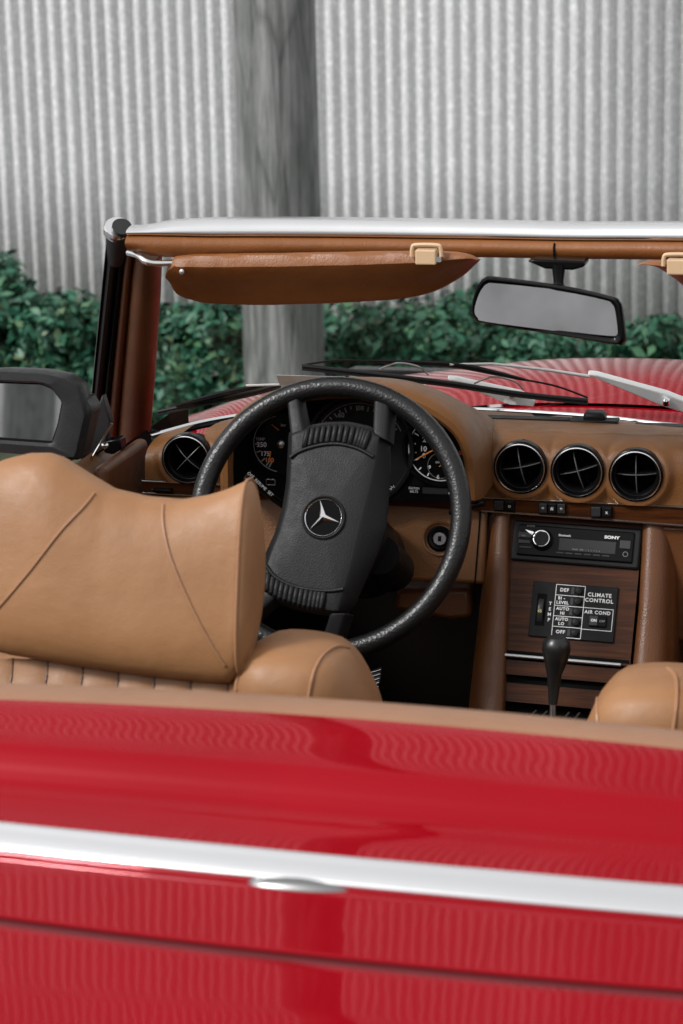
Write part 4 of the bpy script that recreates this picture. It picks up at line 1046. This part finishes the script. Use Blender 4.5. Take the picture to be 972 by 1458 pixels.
rr2 = [BR, [p*.94+q_*.06+wpn.n*.003 for p, q_ in zip(BR, FR)], [p*.12+q_*.88 for p, q_ in zip(BR, FR)], [p+wpn.n*.0012 for p in inset(FR, .002)], [p+wpn.n*.002 for p in inset(FR, .006)]]
# crowned front face
for k in (.8, .6, .4, .2, .02): rr2.append([cenp+(p-cenp)*k+wpn.n*(.002+.0035*(1-k*k)) for p in inset(FR, .006)])
n_ = 120; V = sum(rr2, [])
padm = obj('wheel_pad', V, [[j*n_+i, j*n_+(i+1) % n_, (j+1)*n_+(i+1) % n_, (j+1)*n_+i] for j in range(len(rr2)-1) for i in range(n_)], WHEELP, sw)
# ribbed grips top and bottom (raised flutes) and the step that borders them
def flutes(pts_top, pts_bot, n, name):
    G = []
    for k in range(n):
        t = (k+.5)/n; A = np.array([interp(t, lin(0, 1, len(pts_top)), [q_[i] for q_ in pts_top]) for i in (0, 1)]); B = np.array([interp(t, lin(0, 1, len(pts_bot)), [q_[i] for q_ in pts_bot]) for i in (0, 1)])
        h = PH_+.0040; G.append(tube_geo([Z3(*(A*.97+B*.03), h-.004), Z3(*(A*.88+B*.12), h-.0005), Z3(*((A+B)/2), h), Z3(*(A*.12+B*.88), h-.0005), Z3(*(A*.03+B*.97), h-.004)], .0042, 10))
    v_, f_ = merge(G); return obj(name, v_, f_, WHEELP, padm)
flutes([(385, 205), (440, 194), (500, 190), (560, 200), (590, 212)], [(372, 262), (430, 246), (490, 243), (545, 256), (570, 268)], 13, 'pad_ribs')
flutes([(262, 652), (310, 682), (360, 700), (410, 710), (450, 714)], [(258, 706), (300, 733), (350, 750), (400, 764), (440, 768)], 13, 'pad_ribs')
for P_ in ([(338, 290), (370, 270), (430, 252), (490, 248), (550, 262), (600, 288)], [(262, 630), (290, 665), (340, 692), (400, 706), (460, 710), (506, 704)]):
    tube('pad_step', spline([Z3(*q_, PH_+.0035) for q_ in P_], 30), .0030, WHEELP, padm, seg=10)
# spokes
def spoke(a, b, c, d, name='spoke'):  # a,b on the pad; c,d on the rim
    pad_h, rim_h = .020, .004
    n = 10; V = []
    for k in range(n):
        t = k/(n-1); h = pad_h+(rim_h-pad_h)*t
        A = Z3(*(np.array(a)*(1-t)+np.array(c)*t), h); B = Z3(*(np.array(b)*(1-t)+np.array(d)*t), h); wv = B-A
        for f_, hh in ((0, -.014), (.0, -.003), (.12, 0), (.6, .001), (.72, 0), (1.0, -.012), (1.0, -.02)): V.append(A+wv*f_+wpn.n*hh)
    obj(name, V, [[j*7+i, j*7+(i+1) % 7, (j+1)*7+(i+1) % 7, (j+1)*7+i] for j in range(n-1) for i in range(7)]+[list(range(7)), list(range(7*(n-1), 7*n))], WHEELP, sw, bevel=.0015)
spoke((338, 226), (398, 206), (322, 75), (368, 62)); spoke((596, 215), (656, 245), (602, 60), (668, 92))
spoke((462, 780), (530, 780), (430, 880), (492, 900)); spoke((262, 700), (300, 745), (150, 810), (185, 850))
# emblem: ring with three-pointed star
ec = Z3(445, 481, PH_); ec = ec+wpn.n*.006
em = obj('emblem', *lathe_geo(ec, wpn.n, [(.0325, -.003), (.0320, .001), (.0300, .0018), (.0285, .0012), (.0275, -.001), (0, -.001)], 56), BLK, sw)
lathe('emblem_ring', ec, wpn.n, [(.0250, -.001), (.0262, .0012), (.0268, .0016), (.0272, .0010), (.0270, -.001)], CHROME, em, seg=64)
lathe('emblem_field', ec, wpn.n, [(.0252, .0), (0, .0003)], MATTEB, em, seg=40)
V, Fc = [], []
rot0 = 105
sp = lambda r_, a, h: ec+wpn.x*r_*math.cos(R(a))+wpn.y*r_*math.sin(R(a))+wpn.n*h
V.append(sp(0, 0, .0048))
for k in range(3): V += [sp(.0255, rot0+120*k, .0010), sp(.0047, rot0+120*k+60, .0012)]
for i in range(6): Fc.append([0, 1+i, 1+(i+1) % 6])
obj('emblem_star', V, Fc, CHROME, em, smooth=False)
# column shroud
tube('column_shroud', [wpn.at(0, -.005, -.015), wpn.at(.0, -.01, -.06), wpn.at(0, -.015, -.26)], [.058, .062, .062], BLK, sw, seg=28)
lathe('hub_boss', wpn.at(.0, 0, 0), wpn.n, [(.075, -.02), (.07, .0), (.06, .006)], BLK, sw)
tube('column_lock', [onY(540, 790, .10), onY(558, 812, .18)], [.030, .034], BLK, sw, seg=18)

# ================================================================== SEATS
def headrest(par, dx=0, Y0=-.58, mirror=False, ref=None):
    P = vplane(Y0)
    top = [(-62, 690), (-45, 668), (-20, 655), (10, 648), (40, 648), (60, 655), (95, 678), (133, 701), (180, 712), (232, 716), (272, 709), (300, 700), (325, 689), (331, 686)]
    top = [(a, b+15) for a, b in top]
    botm = [(-62, 890), (-45, 921), (0, 933), (100, 948), (200, 962), (290, 973), (318, 974), (331, 962)]
    n = 60; T = lin(-62, 331, n); V = []; k = 15; m_ = 2*k
    def mp(p):
        p = np.array(p, float)
        if mirror: p = np.array([2*CX-p[0], p[1], p[2]])
        return p+np.array([dx, 0, 0])
    def sect(x, grow=1.0, shift=0.0):
        a = P.px(x, interp(x, *zip(*top))); b = P.px(x, interp(x, *zip(*botm))); out = []
        h = a[2]-b[2]; fx = (x+62)/393.; mid = math.sin(math.pi*fx)
        for i in range(m_):
            an = 2*math.pi*i/m_; cz, cy = math.cos(an), math.sin(an)
            t = .5+.5*cz*grow
            z = b[2]+h*t
            if cy >= 0: y = cy**.75*(.085+.02*mid)*(1-.30*max(0, cz))*grow          # front bulge
            else: y = -(-cy)**.8*(.032+.014*mid)*(1+.35*max(0, -cz))*grow
            lean = .050*(t-.5)
            out.append(np.array([a[0]+shift, Y0+.035+y+lean, z]))
        return out
    secs = [sect(x) for x in T]
    def smx(j): return secs[j]
    caps0 = [sect(T[0], g_, -s_) for g_, s_ in ((.001, .012), (.5, .011), (.85, .007), (.96, .003))]
    caps1 = [sect(T[-1], g_, s_) for g_, s_ in ((.985, .0015), (.93, .005), (.75, .010), (.4, .013), (.001, .014))]
    al = caps0+secs+caps1; V = [mp(p) for s_ in al for p in s_]
    Fc = [[j*m_+i, j*m_+(i+1) % m_, (j+1)*m_+(i+1) % m_, (j+1)*m_+i] for j in range(len(al)-1) for i in range(m_)]
    hd = obj('headrest', V, Fc, SEATL, par)
    # piping on the end faces and the curved seams across the back
    tube('piping', [mp(p) for p in sect(331, 1.005, .0008)], .0018, STITCH, hd, seg=6, closed=True)
    tube('piping', [mp(p) for p in sect(-62, 1.005, -.0008)], .0018, STITCH, hd, seg=6, closed=True)
    if not mirror:
        for sm_ in ([(134, 702), (118, 722), (85, 757), (40, 815), (0, 862), (-30, 895)], [(232, 718), (232, 745), (240, 785), (256, 828), (280, 880), (303, 922), (320, 948)]):
            pp = drape(hd, pspline(sm_, 44), .0006)
            if len(pp) > 4: tube('seam', pp, .0020, STITCH, hd, seg=6)
    for a_ in (292,):
        A = P.px(a_, 960); tube('headrest_post', [mp((A[0], Y0+.05, A[2]+.05)), mp((A[0], Y0+.06, A[2]-.08))], .006, CHROME, hd)
    return hd
def seat(mirror, label=None):
    s_ = empty('bucket_seat', parent=car)
    def mp(p):
        p = np.array(p, float)
        return np.array([2*CX-p[0]+MDX, p[1], p[2]-.018]) if mirror else p
    # backrest: pleated middle between two tall bolsters
    Xc = float(onY(140, 960, -.52)[0]); 
    def back(x, t):
        d = x-Xc; z = .22+(.762-.22)*t; y = -.545+.05*0+(.10)*(1-t)*1.0
        pl = .004*abs(math.sin(math.pi*(d/.046)))**.6
        return mp((x, y-.075-pl-.012*math.sin(math.pi*t)+.05*sm((t-.86)/.14)**1, z-.0-.02*(d/.2)**2))
    xs_ = [Xc+q_ for q_ in lin(-.20, .20, 130)]
    bk = grid('backrest', back, xs_, lin(0, 1, 26), SEATL, s_)
    for k in range(-4, 5):
        x = Xc+k*.046; tube('pleat_seam', [np.array(back(x, t))+np.array([0, -.0012, .0005]) for t in lin(.3, 1, 20)], .0016, DARKL, bk, seg=6)
    # front squab face
    grid('backrest_front', lambda x, t: mp((x, -.50+.10*(1-t)+.02*math.sin(math.pi*t), .22+.50*t)), xs_[::6], lin(0, 1, 10), SEATL, s_, solid=.04)
    # bolsters
    for k, px in enumerate(((350, 360, 532), (-1,)))if False else ():
        pass
    def bolster(sgn):
        X0 = Xc+sgn*.19
        # section outline in XZ traced for the inner-right shoulder, swept through Y with rounded ends
        B = vplane(-.50)
        out = [(335, 1075), (335, 990), (346, 945), (362, 916), (390, 905), (430, 906), (468, 913), (490, 925), (507, 948), (521, 978), (532, 1010), (540, 1060), (545, 1200), (545, 1500), (420, 1560), (335, 1400)]
        O = resample(spline([B.px(*q_) for q_ in out], 80, True), 84)
        if sgn < 0: O = [np.array([2*Xc-p[0], p[1], p[2]]) for p in O]
        c_ = np.mean(O, axis=0)
        def rg(k, Y, lean=0): return [np.array([c_[0]+(p[0]-c_[0])*(1-(1-k)*2.2) if False else c_[0]+(p[0]-c_[0])*k, Y-.10*(p[2]-.72)*-1.0*0+(.18*(.72-p[2])), c_[2]+(p[2]-c_[2])*(1-(1-k)*.35)]) for p in O]
        rs = [rg(.001, -.588), rg(.6, -.590), rg(.85, -.580), rg(.95, -.568), rg(1.0, -.545), rg(1.0, -.49), rg(.95, -.445), rg(.75, -.420), rg(.001, -.415)]
        n = len(O); V = [mp(p) for r_ in rs for p in r_]
        b_ = obj('bolster', V, [[j*n+i, j*n+(i+1) % n, (j+1)*n+(i+1) % n, (j+1)*n+i] for j in range(len(rs)-1) for i in range(n)], SEATL, s_)
        # piping across the shoulder
        if sgn > 0:
            if not mirror: cv = [[(437, 1008), (440, 985), (447, 955), (460, 933), (478, 921), (496, 922)], [(338, 1000), (336, 975), (345, 948), (362, 920)]]
            else: cv = [[(851, 1030), (850, 1000), (856, 975), (868, 956), (890, 949)], [(958, 1040), (963, 1000), (962, 965), (950, 951)]]
            for c_v in cv:
                pp = drape(b_, pspline(c_v, 40))
                if len(pp) > 4: tube('piping', pp, .0026, STITCH, b_, seg=6)
    bolster(1); bolster(-1)
    obj('seat_shell', *box_geo((0, 0, 0), (.36, 0, 0), (0, .03, 0), (0, 0, .48)), DARKL, s_, bevel=.01).location = Vector(mp((Xc, -.60, .45)))
    v_, f_ = box_geo(mp((Xc, -.22, .36)), (.46, 0, 0), (0, .50, .03), (0, 0, .16)); obj('seat_cushion', v_, f_, SEATL, s_, bevel=.05, seg=4)
    headrest(s_, dx=.004 if mirror else 0, mirror=mirror)
    return s_
MDX = 0.0
seat(False)
MDX = -.005
seat(True)

# ================================================================== WIPERS
def wiper(arm, blade, head, lever=None):
    t = empty('windscreen_wiper', parent=car)
    pts, rad = zip(*[((onY(x, y, Y)), r_) for x, y, Y, r_ in arm]); tube('wiper_arm', list(pts), list(rad), SILV, t, seg=8)
    if lever:
        A = [onY(x, y, Y) for x, y, Y in lever]; prism('arm_root', [p for p in A], (0, .006, .008), SILV, t, bevel=.002)
    B = [onY(x, y, Y) for x, y, Y in blade]
    v_, f_ = merge([tube_geo(spline(B, 20), .0032, 8), tube_geo([p+np.array([0, -.001, -.005]) for p in spline(B, 20)], .0022, 6)])
    obj('wiper_blade', v_, f_, RUB, t)
    H = [onY(x, y, Y) for x, y, Y in head]
    tube('blade_holder', spline(H, 30), [.0022+.0028*math.sin(math.pi*i/(len(spline(H, 30))-1)) for i in range(len(spline(H, 30)))], BLK, t, seg=6)
    return t
w2 = wiper([(640, 519, .40, .002), (700, 518, .42, .002), (780, 527, .46, .0025), (838, 536, .50, .0028)],
           [(430, 521, .385), (540, 533, .40), (640, 545, .42), (740, 560, .44), (837, 570, .455)],
           [(524, 514, .385), (600, 517, .40), (650, 520, .405), (700, 530, .415), (748, 541, .425)],
           [(836, 534, .50), (850, 536, .50), (950, 563, .54), (1000, 583, .56), (992, 594, .56), (945, 580, .54), (890, 557, .52)])
for p_, q_ in (((524, 514), (430, 520)), ((748, 541), (836, 566))):
    a, b = onY(*p_, .39 if p_[0] < 600 else .425), onY(*q_, .388 if p_[0] < 600 else .452); m_ = (a+b)/2+np.array([0, 0, .004])
    tube('blade_link', spline([a, m_, b], 12), .0016, BLK, w2, seg=6)
for x, y, Y in ((565, 517, .388), (700, 537, .412)):
    tube('blade_link', spline([onY(x-25, y+9, Y+.005), onY(x, y, Y), onY(x+30, y+5, Y+.003), onY(x+45, y+17, Y+.008)], 14), .0015, STEEL, w2, seg=6)
w1 = wiper([(350, 549, .40, .002), (450, 546, .42, .002), (560, 545, .44, .0025), (640, 545, .46, .0028)],
           [(225, 586, .40), (290, 572, .41), (350, 560, .42), (400, 547, .425)],
           [(250, 578, .40), (320, 560, .405), (380, 548, .41)],
           [(636, 541, .46), (650, 543, .46), (740, 562, .50), (762, 572, .51), (760, 580, .51), (726, 577, .49), (690, 563, .48)])
for x, y, Y in ((602, 552, .52), (948, 571, .535), (728, 560, .49)):
    lathe('wiper_pivot', onY(x, y, Y), (0, -.5, 1), [(.006, -.006), (.006, .003), (.003, .006), (0, .006)], CHROME, w1 if x < 900 else w2, seg=14)
